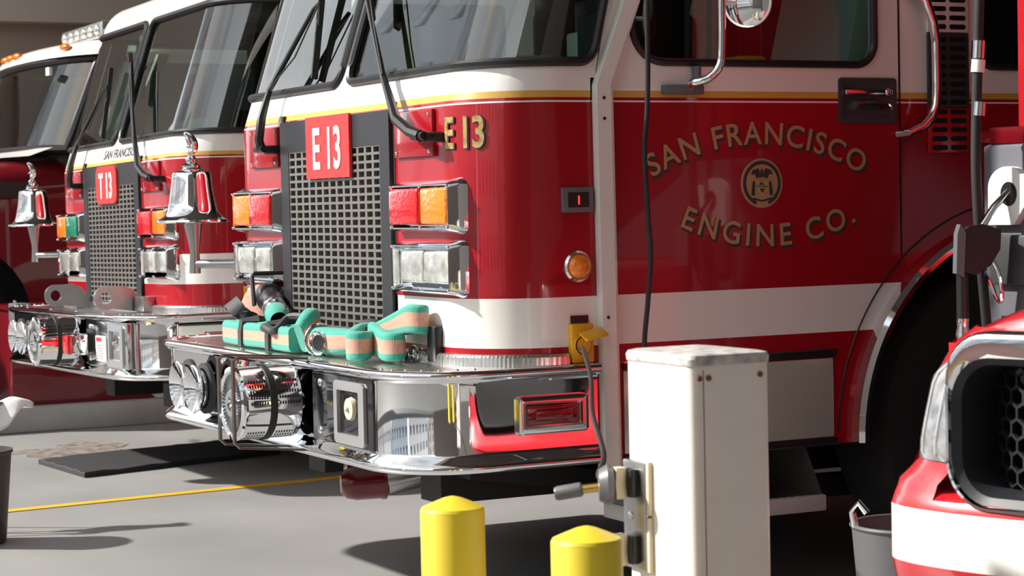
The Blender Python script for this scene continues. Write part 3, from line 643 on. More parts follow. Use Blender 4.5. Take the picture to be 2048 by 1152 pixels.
def side_fittings(root, P):
    X = HW
    yc = .945
    # lettering on the door with dark drop shade
    def bend_up(u, v, w, o=0, dy=0, dzz=0): r_ = .80; q = u / r_; return (X + .0015 + o + w, yc + dy + (r_ + v) * math.sin(q), 1.424 - r_ + dzz + (r_ + v) * math.cos(q))
    def bend_dn(u, v, w, o=0, dy=0, dzz=0): r_ = .80; q = u / r_; return (X + .0015 + o + w, yc + .035 + dy + (r_ - v) * math.sin(q), 1.112 + r_ + dzz - (r_ - v) * math.cos(q))
    for nm, body, fn, sx, spc in (('door_letter', 'SAN FRANCISCO', bend_up, .98, 1.14), ('door_letter', 'ENGINE CO.', bend_dn, 1.04, 1.26)):
        lettering('letter_shade', body, .096, lambda u, v, w: fn(u, v, w, 0, .007, -.008), 'ink', root, sx=sx, extrude=.0004, offset=.002, spacing=spc)
        lettering(nm, body, .096, lambda u, v, w: fn(u, v, w, .001), 'goldletter', root, sx=sx, extrude=.0004, offset=.0012, spacing=spc)
    # round gilt crest: rim, dark ring, shield, wings, ribbon
    cy, cz = .953, 1.304
    mb = MB(); mb.lathe([(.0, .003), (.075, .003), (.076, .001)], (X, cy, cz), (1, 0, 0), 40, cap=False); em = P(mb, 'crest', 'goldletter')
    def ring(r0, r1, o, a0=0, a1=360, n=36):
        m_ = MB(); m_.loft([[(X + o, cy + r_ * math.cos(R(a)), cz + r_ * math.sin(R(a))) for r_ in (r0, r1)] for a in [a0 + (a1 - a0) * k / n for k in range(n + 1)]], closed=False); return m_
    P(ring(.058, .069, .0036, -70, 250), 'crest_ring', 'ink', em, fixn=False)
    mb = MB()
    def flat(pts, o): mb.add([(X + o, cy + a, cz + b) for a, b in pts], [tuple(range(len(pts)))])
    # bird with spread wings over a shield, two supporters, scroll below
    for s in (1, -1):
        flat([(s * .003, .020), (s * .012, .046), (s * .034, .040), (s * .040, .026), (s * .026, .028), (s * .020, .014)], .0038)
        flat([(s * .025, .004), (s * .033, .008), (s * .036, -.004), (s * .040, -.036), (s * .027, -.038), (s * .026, -.012)], .0038)
    flat([(-.004, .018), (.004, .018), (.006, .036), (0, .046), (-.006, .036)], .004)
    flat([(-.034, -.043), (0, -.051), (.034, -.043), (.034, -.049), (0, -.057), (-.034, -.049)], .004)
    mb.pieces('crest_figure', 'ink', em, fixn=False)
    mb = MB(); flat([(-.019, .008), (.019, .008), (.019, -.020), (.0, -.038), (-.019, -.020)], .0039); sh = P(mb, 'crest_shield', 'goldleaf', em, fixn=False)
    mb = MB(); flat([(-.019, -.008), (.019, -.008), (.019, -.011), (-.019, -.011)], .0044); flat([(-.004, .004), (.010, -.005), (-.012, -.005)], .0044); flat([(-.01, -.016), (.01, -.016), (0, -.030)], .0044); mb.pieces('crest_figure', 'ink', em, fixn=False)
    # mirror bracket and round convex mirror
    mb = MB(); mb.box(X, X + .03, .60, .735, 1.572, 1.600, b=.004); mb.cyl((X + .02, .715, 1.595), (X + .02, .715, 1.655), .013, n=12)
    br = P(mb, 'mirror_bracket', 'plugrey')
    mb = MB(); mb.tube(smoothpath([(X + .015, .70, 1.592), (1.20, .63, 1.591), (1.275, .590, 1.594), (1.312, .62, 1.606), (1.326, .648, 1.640), (1.328, .656, 1.70), (1.328, .658, 1.831), (1.328, .665, 2.05), (1.30, .66, 2.10), (X, .68, 2.12)], 5), .0125, 12); P(mb, 'mirror_arm', 'chrome', br)
    mb = MB(); ax = Vector((.62, -.78, 0)).normalized(); c = Vector((1.352, .728, 1.822))
    mb.lathe([(.0, .012), (.03, .009), (.05, .003), (.066, -.006)], c, ax, 32, cap=False); mr = P(mb, 'round_mirror', 'chrome')
    mb = MB(); mb.lathe([(.066, -.006), (.072, -.004), (.072, -.014), (.05, -.03), (.0, -.035)], c, ax, 32, cap=False); mb.tube([tuple(c - ax * .03), (1.328, .66, 1.822)], .008, 8); P(mb, 'mirror_rim', 'signwhite', mr)
    # recessed paddle handle
    mb = MB(); I, O = rr(1.26, 1.45, 1.50, 1.615, .008, 4, 1, (1.244, 1.466, 1.487, 1.628)); q = lambda o, L: [(X + o, u, v) for u, v in L]
    mb.loft([q(0, rr(1.244, 1.466, 1.487, 1.628, .012, 4)), q(.006, rr(1.244, 1.466, 1.487, 1.628, .012, 4)), q(.007, rr(1.26, 1.45, 1.50, 1.615, .008, 4)), q(.0015, rr(1.268, 1.442, 1.508, 1.607, .008, 4))], cap1=True); hp = P(mb, 'handle_plate', 'darkgrey')
    mb = MB(); mb.box(X + .003, X + .018, 1.262, 1.445, 1.573, 1.592, b=.006); mb.sphere((X + .01, 1.425, 1.583), .014, u=12, v=8); mb.tube([(X + .006, 1.31, 1.545), (X + .02, 1.37, 1.548), (X + .006, 1.44, 1.535)], .012, 8); P(mb, 'door_handle', 'chrome', hp)
    mb = MB(); mb.cyl((X + .002, 1.41, 1.517), (X + .007, 1.41, 1.517), .009, n=14); P(mb, 'key_lock', 'chrome2', hp)
    # grab rail
    mb = MB(); mb.tube([(X, 1.50, 1.90), (1.13, 1.515, 1.895), (1.14, 1.541, 1.873), (1.14, 1.572, 1.80), (1.14, 1.582, 1.74), (1.14, 1.583, 1.60), (1.14, 1.578, 1.54), (1.14, 1.561, 1.502), (1.138, 1.53, 1.472), (1.13, 1.486, 1.455), (1.08, 1.476, 1.452)], .015, 12); P(mb, 'grab_rail', 'chrome')
    # louvred vent: slotted plates
    for z0, z1, m in ((1.775, 2.05, 'white'), (1.535, 1.775, 'darkgrey'), (1.39, 1.535, 'prered')):
        mb = MB(); mb.box(X, X + .010, 1.590, 1.755, z0, z1 - .001, b=.003); vp = P(mb, 'vent_plate', m)
        mb = MB(); n = int((z1 - z0) / .0285)
        for k in range(n):
            z = z0 + .018 + k * .0285
            for a, b in ((1.602, 1.664), (1.676, 1.742)): L = rr(a, b, z - .008, z + .008, .0075, 4); mb.add([(X + .0105, u, v) for u, v in L], [tuple(range(len(L)))])
        mb.pieces('vent_slot', 'black', vp, fixn=False)
    mb = MB(); mb.box(X, X + .012, 1.80, 1.95, 1.42, 1.46, b=.004); P(mb, 'body_bracket', 'prered')

bandsE = [(.79, .838, 0), (.838, .983, 1), (.983, 1.549, 0), (1.549, 1.554, 1), (1.554, 1.563, 0), (1.563, 1.583, 2), (1.583, 1.62, 1)]
E13, S_E, P_E = make_truck(dict(kind='E', name='fire_engine', label='red and white fire engine numbered E 13 with green hose on its bumper', loc=(-6.42, 2.667, 0), dz=0, bands=bandsE,
    seatback='seatgreen', sign=(-.20, .172, 1.356, 1.562), signr=.004, num='E 13', numsx=.74, lens=(('lensred', 'lensamber'), ('lensred', 'lensamber')), latch=.62, latchpanel='reflectdark',
    clutter=[(.30, .62, .34, .50, 1.62, 1.72, 'paper'), (.52, .74, .62, .86, 1.66, 1.90, 'black'), (.66, .86, .55, .70, 1.64, 1.84, 'seatdark'), (.50, .60, .60, .66, 1.70, 1.80, 'paper'), (-.4, -.1, .5, .7, 1.62, 1.95, 'black'), (.1, .24, .7, .9, 1.7, 2.1, 'black'), (.84, .98, .95, 1.05, 1.55, 1.70, 'hiviz'), (.70, .82, .62, .75, 1.60, 1.685, 'hiviz')]))
side_fittings(E13, lambda mb, n, m, par=E13, **k: mb.build(n, m, par, **k))
# gold leaf number by the corner, laid on the curved panel
lettering('gilt_character', 'E 13', .128, lambda u, v, w: S_E(.922 + u, 1.425 + v, .0022 + w), 'goldleaf', E13, sx=.74, extrude=.0004, offset=.003, spacing=.96)
lettering('character_shade', 'E 13', .128, lambda u, v, w: S_E(.925 + u, 1.424 + v, .0012 + w), 'ink', E13, sx=.74, extrude=.0003, offset=.005, spacing=.96)
# guard straps in front of the siren, deck stud, red intake cap under the bumper
for x in (.285, .415):
    mb = MB(); mb.tube([(x, -.28, .797), (x, -.505, .812), (x, -.522, .80), (x, -.522, .552), (x, -.505, .536), (x, -.28, .515)], .01, 4, flat=(.007, .017, (1, 0, 0))); mb.build('siren_guard', 'gunmetal', E13)
mb = MB(); mb.cyl((.60, -.035, .787), (.60, -.035, .815), .018, n=6); mb.sphere((.66, -.03, .812), (.02, .02, .026), u=14, v=10); mb.build('deck_stud', 'chrome2', E13)
mb = MB(); mb.lathe([(.0, -.02), (.03, -.018), (.048, .0), (.055, .03), (.055, .11), (.058, .115), (.058, .13)], (.10, -.03, .355), (.25, .9, .02), 28, cap=False); ic = mb.build('intake_cap', 'dred', E13)
mb = MB(); mb.lathe([(.062, -.028), (.066, -.02), (.062, .0)], (-.02, .05, .36), (.25, .9, .02), 28, cap=True); mb.build('cap_flange', 'dred', ic)
mb = MB(); mb.cyl((.137, .095, .357), (.19, .33, .40), .045, n=18, m=0); mb.build('intake_pipe', 'steel', ic)

bandsT = [(.78, .918, 0), (.918, 1.054, 1), (1.054, 1.485, 0), (1.485, 1.490, 1), (1.490, 1.498, 0), (1.498, 1.515, 2), (1.515, 1.56, 1)]
T13, S_T, P_T = make_truck(dict(kind='T', name='ladder_truck', label='red and white fire truck numbered T 13 with shackle plates on its bumper', loc=(-10.03, 2.99, -.0), rot=(0, -.0129, 0), dz=-.06, bands=bandsT,
    seatback='seatdark', sign=(-.20, .145, 1.305, 1.49), signr=.05, num='T 13', numsx=.70, lens=(('lensred', 'lensamber'), ('lensgreen', 'lensamber')), latch=.80, latchpanel='chrome2',
    clutter=[(.12, .42, .30, .36, 1.62, 1.76, 'paper'), (.46, .66, .32, .48, 1.62, 1.70, 'paper'), (.35, .95, 1.2, 1.4, 1.9, 2.2, 'coatyellow'), (.05, .2, .7, .8, 1.7, 2.2, 'black'), (-.72, -.60, .65, .75, 1.7, 2.1, 'paper'), (-.60, -.52, .6, .68, 1.62, 2.05, 'rust'), (.80, .98, .42, .56, 1.60, 1.72, 'seatdark'), (.2, .26, .9, .95, 1.6, 2.2, 'steel')]))
lettering('cab_letter', 'SAN FRANCISCO', .062, lambda u, v, w: S_T(.10 + u, 1.528 + v, .0015 + w), 'ink', T13, sx=1.18, extrude=.0004, offset=.0004)
for x in (-.40, .47):
    mb = MB(); L = []; 
    for k in range(13): q = R(100 + 200 * k / 12); L.append((-.19 + .055 * math.cos(q), .855 + .055 * math.sin(q)))
    L += [(-.03, .787), (.02, .787), (-.06, .895), (-.10, .91)]
    H = [(-.19 + .028 * math.cos(2 * math.pi * k / 16), .855 + .028 * math.sin(2 * math.pi * k / 16)) for k in range(16)]
    bm = bmesh.new(); vo = [bm.verts.new((x - .012, a, b)) for a, b in L]; vh = [bm.verts.new((x - .012, a, b)) for a, b in H]
    eo = [bm.edges.new((vo[i], vo[(i + 1) % len(vo)])) for i in range(len(vo))] + [bm.edges.new((vh[i], vh[(i + 1) % len(vh)])) for i in range(len(vh))]
    bmesh.ops.triangle_fill(bm, edges=eo, use_beauty=True); ex = bmesh.ops.extrude_face_region(bm, geom=list(bm.faces))
    for w in ex['geom']:
        if isinstance(w, bmesh.types.BMVert): w.co.x += .024
    mb.bm(bm); mb.build('tow_plate', 'steel', T13)
for x0 in (-.62, .50):
    mb = MB(); mb.box(x0, x0 + .14, -.06, .0, .79, .86, b=.004); mb.build('grille_bracket', 'steel', T13)
mb = MB(); mb.box(.46, .56, -.375, -.30, .60, .70, b=.012); rl = mb.build('strobe_light', 'chrome', T13)
mb = MB(); mb.box(.465, .555, -.40, -.37, .605, .695, b=.010); mb.build('lens', 'lensred', rl)
mb = MB(); mb.box(.60, .76, -.279, -.274, .575, .690); stk = mb.build('notice_sticker', 'signwhite', T13)
mb = MB(); mb.box(.615, .70, -.2805, -.279, .665, .683); mb.build('notice_heading', 'signred', stk)
mb = MB()
for k in range(6): mb.box(.62, .62 + random.uniform(.08, .12), -.2802, -.279, .585 + k * .012, .588 + k * .012)
mb.build('notice_lines', 'plugrey', stk)
mb = MB(); mb.box(-1.34, -1.17, -.20, -.12, .70, .80, b=.006); mb.tube([(-1.3, -.16, .78), (-1.6, -.1, .80)], .01, 6); mb.build('bumper_bracket', 'plugrey', T13)
# patterned locker strip seen through the far cab window of the ladder truck
mb = MB(); mb.box(.98, 1.0, 1.55, 1.75, 1.62, 2.2); mb.build('tread_locker', 'tread', T13)

# ================================================================== HOSES ON THE ENGINE BUMPER
OX, OY = -6.42, 2.667
def hose_sweep(pts, hs, ts, mb, n=5, drop=None):
    """flat lay hose on edge: stripe runs along the middle of its height"""
    pts = [Vector(p) for p in pts]; loops = []
    for i, p in enumerate(pts):
        t = (pts[min(i + 1, len(pts) - 1)] - pts[max(i - 1, 0)]); t.z *= .3; t.normalize(); up = Vector((0, 0, 1)); up = (up - t * up.dot(t)).normalized(); nn = t.cross(up)
        L = rr(-ts[i] / 2, ts[i] / 2, -hs[i] / 2, hs[i] / 2, min(ts[i], hs[i]) * .42, n, 6)
        loops.append([p + nn * u + up * v for u, v in L])
    im = max(range(len(hs)), key=lambda q: hs[q]); hm, tm = hs[im], ts[im]; L = rr(-tm / 2, tm / 2, -hm / 2, hm / 2, min(tm, hm) * .42, n, 6); N = len(L)
    st = len(mb.f); mb.loft(loops, cap0=True, cap1=True)
    k = st
    for j in range(len(pts) - 1):
        for i in range(N):
            v = (L[i][1] + L[(i + 1) % N][1]) / 2 / hm; mb.m[k] = 1 if abs(v) < .21 else 0; k += 1
def lerpl(vals, n):
    out = []
    for i in range(len(vals) - 1):
        for k in range(n): out.append(vals[i] + (vals[i + 1] - vals[i]) * k / n)
    return out + [vals[-1]]
HB = thing('fire_hose', 'green hose bundle with pink stripe, strapped under a black nozzle', 'hose', (OX, OY, 0))
mb = MB()
for y0, e in ((-.188, 0), (-.150, .01), (-.112, -.005)):
    pp = smoothpath([(-.56 + e, y0, .834), (-.40, y0 - .002, .832), (-.2, y0, .834), (.0, y0 + .002, .832), (.075 + e, y0, .834)], 5); hose_sweep(pp, [.082] * len(pp), [.040] * len(pp), mb)
mb.build('hose', ['hosegreen', 'hosepink'], HB)
mb = MB(); pp = smoothpath([(-.02, -.10, .868), (.05, -.115, .888), (.11, -.15, .882), (.125, -.185, .84)], 6); hose_sweep(pp, lerpl([.05, .085, .10, .095], 6), lerpl([.05, .055, .05, .04], 6), mb); mb.build('hose_fold', ['hosegreen', 'hosepink'], HB)
for x in (-.37, -.11):
    mb = MB(); mb.tube([(x, -.212, .79), (x + .004, -.214, .84), (x + .006, -.208, .880), (x + .02, -.15, .884), (x + .03, -.09, .880), (x + .03, -.084, .79)], .01, 4, flat=(.034, .006, (0, -1, .3))); mb.build('strap', 'strap', HB)
mb = MB(); a, b = Vector((-.56, -.03, .955)), Vector((-.24, -.12, .885)); ax = (b - a).normalized(); L_ = (b - a).length
mb.lathe([(.0, 0), (.045, .0), (.052, .008), (.052, .05), (.046, .06), (.040, .08), (.042, .12), (.036, .13), (.036, .18)], a, ax, 28, cap=False); nz = mb.build('nozzle', 'black', HB)
mb = MB(); mb.lathe([(.036, .175), (.042, .178), (.042, .195), (.038, .20), (.038, .225), (.044, .228), (.044, .25), (.036, .255)], a, ax, 28, cap=False); mb.build('coupling_ring', 'chrome2', nz)
mb = MB(); mb.lathe([(.036, .25), (.040, .26), (.042, L_), (.03, L_ + .02)], a, ax, 24, cap=False); mb.build('hose_tail', 'hosegreen', nz)
mb = MB(); c = a + ax * .10; u_ = Vector((0, 0, 1)); n_ = ax.cross(u_).normalized()
mb.tube([c - n_ * .062 - u_ * .01, c - n_ * .064 + u_ * .075 - ax * .05, c - n_ * .055 + u_ * .088 - ax * .055, c + n_ * .055 + u_ * .088 - ax * .055, c + n_ * .064 + u_ * .075 - ax * .05, c + n_ * .062 - u_ * .01], .008, 8); mb.build('bail_handle', 'black', nz)
mb = MB(); mb.lathe([(.0, .0), (.06, .0), (.075, .012), (.075, .03), (.06, .04), (.0, .04)], (-.70, .0, .91), (.6, -.7, .25), 28, cap=False); mb.build('hose_coil', 'hosepink', HB)
mb = MB(); mb.tube(smoothpath([(-.62, -.10, .88), (-.66, -.13, .915), (-.60, -.16, .935), (-.54, -.15, .905), (-.55, -.10, .88)], 6), .01, 4, flat=(.055, .006, (0, -.6, .8))); mb.build('strap_loop', 'strap', HB)
mb = MB(); mb.tube(smoothpath([(-.20, -.19, .86), (-.10, -.22, .87), (-.04, -.21, .86), (-.06, -.15, .90), (.06, -.12, .90)], 6), .014, 8); mb.build('strap_tail', 'strap', HB)
HL = thing('fire_hose', 'folded green hose loops tied like a bow beside the grille foot', 'hose', (OX, OY, 0))
mb = MB(); pp = smoothpath([(.15, -.135, .834), (.22, -.14, .836), (.32, -.125, .836), (.40, -.10, .842), (.45, -.085, .85)], 6); hose_sweep(pp, lerpl([.082, .086, .086, .07, .05], 6), lerpl([.07, .078, .07, .05, .04], 6), mb); mb.build('hose_loop', ['hosegreen', 'hosepink'], HL)
mb = MB(); pp = smoothpath([(.42, -.075, .882), (.46, -.125, .868), (.51, -.165, .846), (.545, -.190, .838), (.575, -.185, .838), (.585, -.165, .838), (.56, -.135, .842), (.47, -.08, .86)], 6); hose_sweep(pp, lerpl([.03, .06, .086, .092, .092, .090, .08, .04], 6), lerpl([.03, .032, .032, .03, .03, .03, .03, .03], 6), mb); mb.build('hose_loop', ['hosegreen', 'hosepink'], HL)
mb = MB(); pp = smoothpath([(.43, -.065, .884), (.50, -.095, .872), (.60, -.115, .848), (.66, -.125, .838), (.69, -.115, .838), (.695, -.095, .838), (.66, -.08, .84), (.52, -.06, .86)], 6); hose_sweep(pp, lerpl([.03, .06, .085, .088, .088, .086, .08, .04], 6), lerpl([.03, .032, .032, .03, .03, .03, .03, .03], 6), mb); mb.build('hose_loop', ['hosegreen', 'hosepink'], HL)
mb = MB(); pp = smoothpath([(.42, -.065, .872), (.52, -.068, .885), (.64, -.07, .905), (.715, -.068, .920), (.745, -.055, .920), (.745, -.035, .918), (.70, -.03, .912), (.52, -.035, .88)], 6); hose_sweep(pp, lerpl([.03, .055, .075, .088, .088, .088, .08, .04], 6), lerpl([.03] * 8, 6), mb); mb.build('hose_loop', ['hosegreen', 'hosepink'], HL)
mb = MB(); mb.tube([(.262 + .03 * math.cos(q), -.182 + .012 * math.cos(q), .832 + .036 * math.sin(q)) for q in [2 * math.pi * k / 24 for k in range(24)]], .005, 8, closed=True); mb.tube([(.165, -.135 + .05 * math.cos(q), .834 + .05 * math.sin(q)) for q in [2 * math.pi * k / 24 for k in range(24)]], .006, 8, closed=True); mb.pieces('strap_ring', 'chrome', HL)
mb = MB(); mb.lathe([(.0, .0), (.026, .001)], (.262, -.181, .832), (.37, -.93, 0), 20, cap=False); mb.build('ring_opening', 'black', HL)
mb = MB(); mb.box(.74, .80, -.028, .012, .79, .90, b=.008); mb.build('hose_stop', 'black', HL)
mb = MB(); mb.sphere((.36, -.04, .885), (.07, .03, .022), u=14, v=8); mb.build('strap_bundle', 'rubber', HL)

# ================================================================== BOLLARDS
for (x, y, lab) in ((-3.701, 1.768, 'yellow bollard standing clear of the white pedestal, left one'), (-3.214, 1.796, 'yellow bollard right in front of the white pedestal')):
    b_ = thing('bollard', lab, 'bollard', (x, y, 0), group='yellow bollards')
    mb = MB(); mb.lathe([(.0635, 0), (.0635, .656), (.061, .661)], (0, 0, 0), (0, 0, 1), 48, cap=False); mb.build('post', 'yellow', b_)
    mb = MB(); mb.lathe([(.0635, .657), (.0605, .663), (.040, .672), (.018, .681), (.006, .684), (.0, .684)], (0, 0, 0), (0, 0, 1), 48, cap=False); mb.build('cap', 'yellow', b_)
# ================================================================== POWER PEDESTAL
px0, px1, py0, py1 = -3.512, -3.272, 2.055, 2.232
PD = thing('power_pedestal', 'chipped white steel power pedestal with two outlets', 'pedestal', ((px0 + px1) / 2, (py0 + py1) / 2, 0))
w2, h2 = (px1 - px0) / 2, (py1 - py0) / 2
mb = MB(); L = lambda i, z: [(u, v, z) for u, v in rr(-w2 + i, w2 - i, -h2 + i, h2 - i, .018, 6)]
mb.loft([L(0, 0), L(0, .955)], cap1=True); mb.build('body', 'pedwhite', PD)
mb = MB(); mb.loft([L(-.002, .948), L(-.003, .960), L(0, .967), L(.010, .970)], cap1=True, cap0=True); mb.build('lid', 'pedcap', PD)
mb = MB(); mb.box(w2 - .0005, w2 + .0008, -h2 + .026, -h2 + .0275, 0, .94); mb.build('seam', 'rust', PD)
mb = MB()
for yy, zz in ((-h2 + .018, .925), (-h2 + .038, .925), (h2 - .025, .926)): mb.cyl((w2 - .001, yy, zz), (w2 + .003, yy, zz), .0055, n=10)
mb.pieces('screw', 'rust', PD)
mb = MB(); fx0, fx1 = -w2 + .004, -w2 + .088; mb.box(fx0, fx1, -h2 - .012, -h2, .547, .757, b=.004); pl_ = mb.build('outlet_plate', 'steel', PD)
mb = MB(); mb.box(fx1, fx1 + .010, -h2 - .010, -h2, .545, .65, b=.002); mb.box(fx1, fx1 + .010, -h2 - .010, -h2, .655, .758, b=.002); mb.pieces('plate_hinge', 'cream', pl_)
for zc in (.715, .586):
    mb = MB(); mb.box(fx0 + .022, fx0 + .062, -h2 - .030, -h2 - .011, zc - .028, zc + .028, b=.005); oc = mb.build('outlet', 'black', pl_)
    mb = MB(); I = [(-.013, -.030), (.013, -.030), (.009, 0), (.013, .030), (-.013, .030), (-.009, 0)]; mb.prism(I, lambda u, v, w: (fx0 + .034 + u, -h2 - .03 - w, zc + v), 0, .022); mb.build('plug', 'cream', oc)
mb = MB(); mb.sphere((fx0 + .03, -h2 - .012, .65), (.008, .005, .008), u=12, v=8); mb.build('plate_screw', 'chrome2', pl_)
PX, PY = (px0 + px1) / 2, (py0 + py1) / 2
mb = MB(); q0 = Vector((fx0 + .03, -h2 - .05, .712)); mb.lathe([(.0, .03), (.030, .028), (.040, .012), (.034, .0), (.0, -.004)], q0, (-.45, -.9, 0), 24, cap=False); mb.build('plug_disc', 'plugrey', pl_)
mb = MB(); mb.tube([q0 + Vector((-.01, -.025, -.004)), q0 + Vector((-.03, -.05, -.008))], .009, 12); cc = mb.build('connector_neck', 'brass', pl_)
mb = MB(); mb.lathe([(.009, 0), (.014, .004), (.014, .05), (.012, .055), (.0, .055)], q0 + Vector((-.03, -.05, -.008)), (-.55, -.8, -.16), 18); mb.build('connector', 'plugrey', pl_)
mb = MB(); mb.tube([(fx0 + .03, -h2 - .05, .586), (fx0 - .005, -h2 - .09, .57), (fx0 - .04, -h2 - .11, .55)], .009, 10); mb.build('pipe_stub', 'rust', pl_)
# power cord from pedestal to the engine's yellow inlet
mb = MB(); mb.tube(smoothpath([(-5.315, 2.962, .835), (-5.20, 2.905, .845), (-5.05, 2.83, .83), (-4.79, 2.70, .792), (-4.36, 2.46, .750), (-3.82, 2.18, .727), (-3.56, 2.02, .722), (-3.50, 1.995, .722)], 8), .0062, 10)
tag(mb.build('extension_cord', 'cable'), 'thin black cord running from the pedestal plug to the yellow inlet', 'cord')
HC = thing('hanging_cable', 'black cable hanging straight down past the engine door', 'cable', (-5.2, 3.137, 0))
mb = MB(); mb.tube(smoothpath([(.02, .01, 5.0), (.01, .005, 3.2), (0, .004, 1.838), (0, -.001, 1.549), (0, -.014, 1.404), (0, -.006, 1.20), (0, 0, 1.10), (0, -.012, .97), (0, -.028, .83), (0, -.03, .62)], 8), .0075, 10); mb.build('cable', 'cable', HC)
mb = MB(); mb.lathe([(.008, .62), (.018, .61), (.020, .54), (.014, .53), (.0, .53)], (0, -.03, 0), (0, 0, 1), 16); mb.build('connector', 'black', HC)
# ================================================================== GREY BIN
BN = thing('waste_bin', 'grey plastic bin standing on the floor left of the red pickup', 'bin', (-4.41, 3.45, 0))
mb = MB(); mb.lathe([(.0, .004), (.125, .004), (.13, .01), (.160, .388), (.152, .388), (.122, .02), (.0, .02)], (0, 0, 0), (0, 0, 1), 40, cap=False); mb.build('body', 'bin', BN)
mb = MB(); mb.tube([(.160 * math.cos(q), .160 * math.sin(q), .39) for q in [2 * math.pi * k / 40 for k in range(40)]], .006, 8, closed=True); mb.build('rim', 'bin', BN)
mb = MB(); mb.tube([(-.05, -.15, .39), (-.052, -.157, .43), (-.03, -.15, .455), (-.01, -.14, .43)], .010, 10); mb.build('handle', 'chrome2', BN)
# ================================================================== RED PICKUP
PK = thing('pickup_truck', 'red pickup front with white bumper stripe and honeycomb grille', 'pickup', (-2.63, 2.97, 0), (0, 0, R(24)))
def tab(K, z):
    for (a, p), (b, q) in zip(K[:-1], K[1:]):
        if z <= b: return p + (q - p) * max(0, (z - a)) / (b - a)
    return K[-1][1]
def half(z): return tab([(.25, .88), (.40, .905), (.50, .918), (.63, .918), (.67, .91), (.72, .86), (.80, .845), (.90, .825), (.95, .80), (.985, .76)], z)
def fwd(z): return tab([(.25, .03), (.40, .0), (.50, -.03), (.62, -.03), (.655, -.01), (.69, .0), (.72, .0), (.90, .015), (.95, .03), (.985, .05)], z)
def FP(t, z, o=0):
    """t in -1..1 across the nose"""
    h = half(z); x = h * math.sin(t * math.pi / 2); e = abs(x) / h
    y = fwd(z) + .15 * (1 - math.sqrt(max(0, 1 - e ** 5))) - o
    return (x + (o * .6 if x > 0 else -o * .6) * e ** 4, y, z)
ts = [k / 40 for k in range(-40, 41)]
GX, GZ0, GZ1 = .744, .628, .985
zl = [.25, .34, .42, .48, .508, .53, .56, .60, .621, .64, .655, .67, .69, .705, .72]
mb = MB(); mb.grid(lambda t, z: FP(t, z), ts, zl[:10], lambda t, z: 1 if .507 < z < .62 else 0)
TG = 2 / math.pi * math.asin((GX - .02) / .85)
for sg in (1, -1): mb.grid(lambda t, z: FP(sg * t, z), [TG + (1 - TG) * k / 12 for k in range(13)], zl[9:] + [.74, .80, .86, .90, .93, .955, .97, .985])
fa = mb.build('front_body', ['prered', 'white'], PK, smooth=60)
mb = MB()
def HDP(u, v):
    x = .775 * u * (1 - .04 * v); c = 1 - abs(u) ** 2.6
    z = .955 + .128 * c ** .8 * min(1, .6 + v * 8) + .055 * min(1, v * 1.2) ** .8; y = .04 + .08 * abs(u) ** 4 + v * 1.35 + (-.0 if v else .012)
    if v == 0: z = .945 + .03 * c
    return (x, y, z)
mb.grid(HDP, [k / 20 for k in range(-20, 21)], [0, .012, .03, .06, .1, .2, .4, .7, 1]); mb.build('hood', 'prered', PK, smooth=60)
mb = MB()
for sg in (1, -1):
    wy, wz, wr = .80, .36, .43
    def pbot(y): return max([.40] + [c[1] + math.sqrt(wr * wr - (y - c[0]) ** 2) for c in ((wy, wz), (3.55, wz)) if abs(y - c[0]) < wr])
    yl = [.15 + k * .05 for k in range(84)]
    for a, b in zip(yl[:-1], yl[1:]):
        za, zb_ = pbot(a), pbot(b); n_ = 6
        for k in range(n_):
            q = [za + (.955 - za) * k / n_, zb_ + (.955 - zb_) * k / n_, zb_ + (.955 - zb_) * (k + 1) / n_, za + (.955 - za) * (k + 1) / n_]
            mb.add([(sg * min(half(q[0]), .90), a, q[0]), (sg * min(half(q[1]), .90), b, q[1]), (sg * min(half(q[2]), .90), b, q[2]), (sg * min(half(q[3]), .90), a, q[3])], [(0, 1, 2, 3)])
mb.build('fender', 'prered', PK)
mb = MB(); mb.box(-.43, .43, .3, 4.2, .30, .60); mb.box(-.82, .82, 1.35, 4.3, .90, 1.05, b=.04); mb.build('rear_body', 'prered', PK)
mb = MB(); mb.loft([[(-.78, 1.3, 1.05), (.78, 1.3, 1.05), (.78, 3.0, 1.05), (-.78, 3.0, 1.05)], [(-.62, 1.9, 1.55), (.62, 1.9, 1.55), (.62, 2.8, 1.55), (-.62, 2.8, 1.55)]], cap1=True); mb.build('cabin_glass', 'winglass', PK)
mb = MB(); mb.box(-.62, .62, 1.85, 2.85, 1.55, 1.60, b=.02); mb.build('cabin_roof', 'prered', PK)
for sg in (1, -1):
    for yw in (.80, 3.55):
        mb = MB(); mb.lathe([(.2, 0), (.33, 0), (.36, .03), (.36, .22), (.33, .25), (.18, .24), (.0, .2)], (sg * .63, yw, .36), (sg, 0, 0), 32, cap=False); mb.build('tyre', 'rubber', PK)
        mb = MB(); mb.loft([[(sg * xx, yw - .44 * math.cos(q), .36 + .44 * math.sin(q)) for xx in (.45, .86)] for q in [R(180 * k / 20) for k in range(21)]], closed=False); mb.box(min(sg * .44, sg * .46), max(sg * .44, sg * .46), yw - .44, yw + .44, .2, .8); mb.pieces('wheel_well', 'chassis', PK)
def ringl(x, z0, z1, r, y): return [(u, y - .036 + .03 * (u / .75) ** 2 + .02 * max(0, (abs(u) - .5) / .25) ** 2, v) for u, v in rr(-x, x, z0, z1, r, 8, 16)]
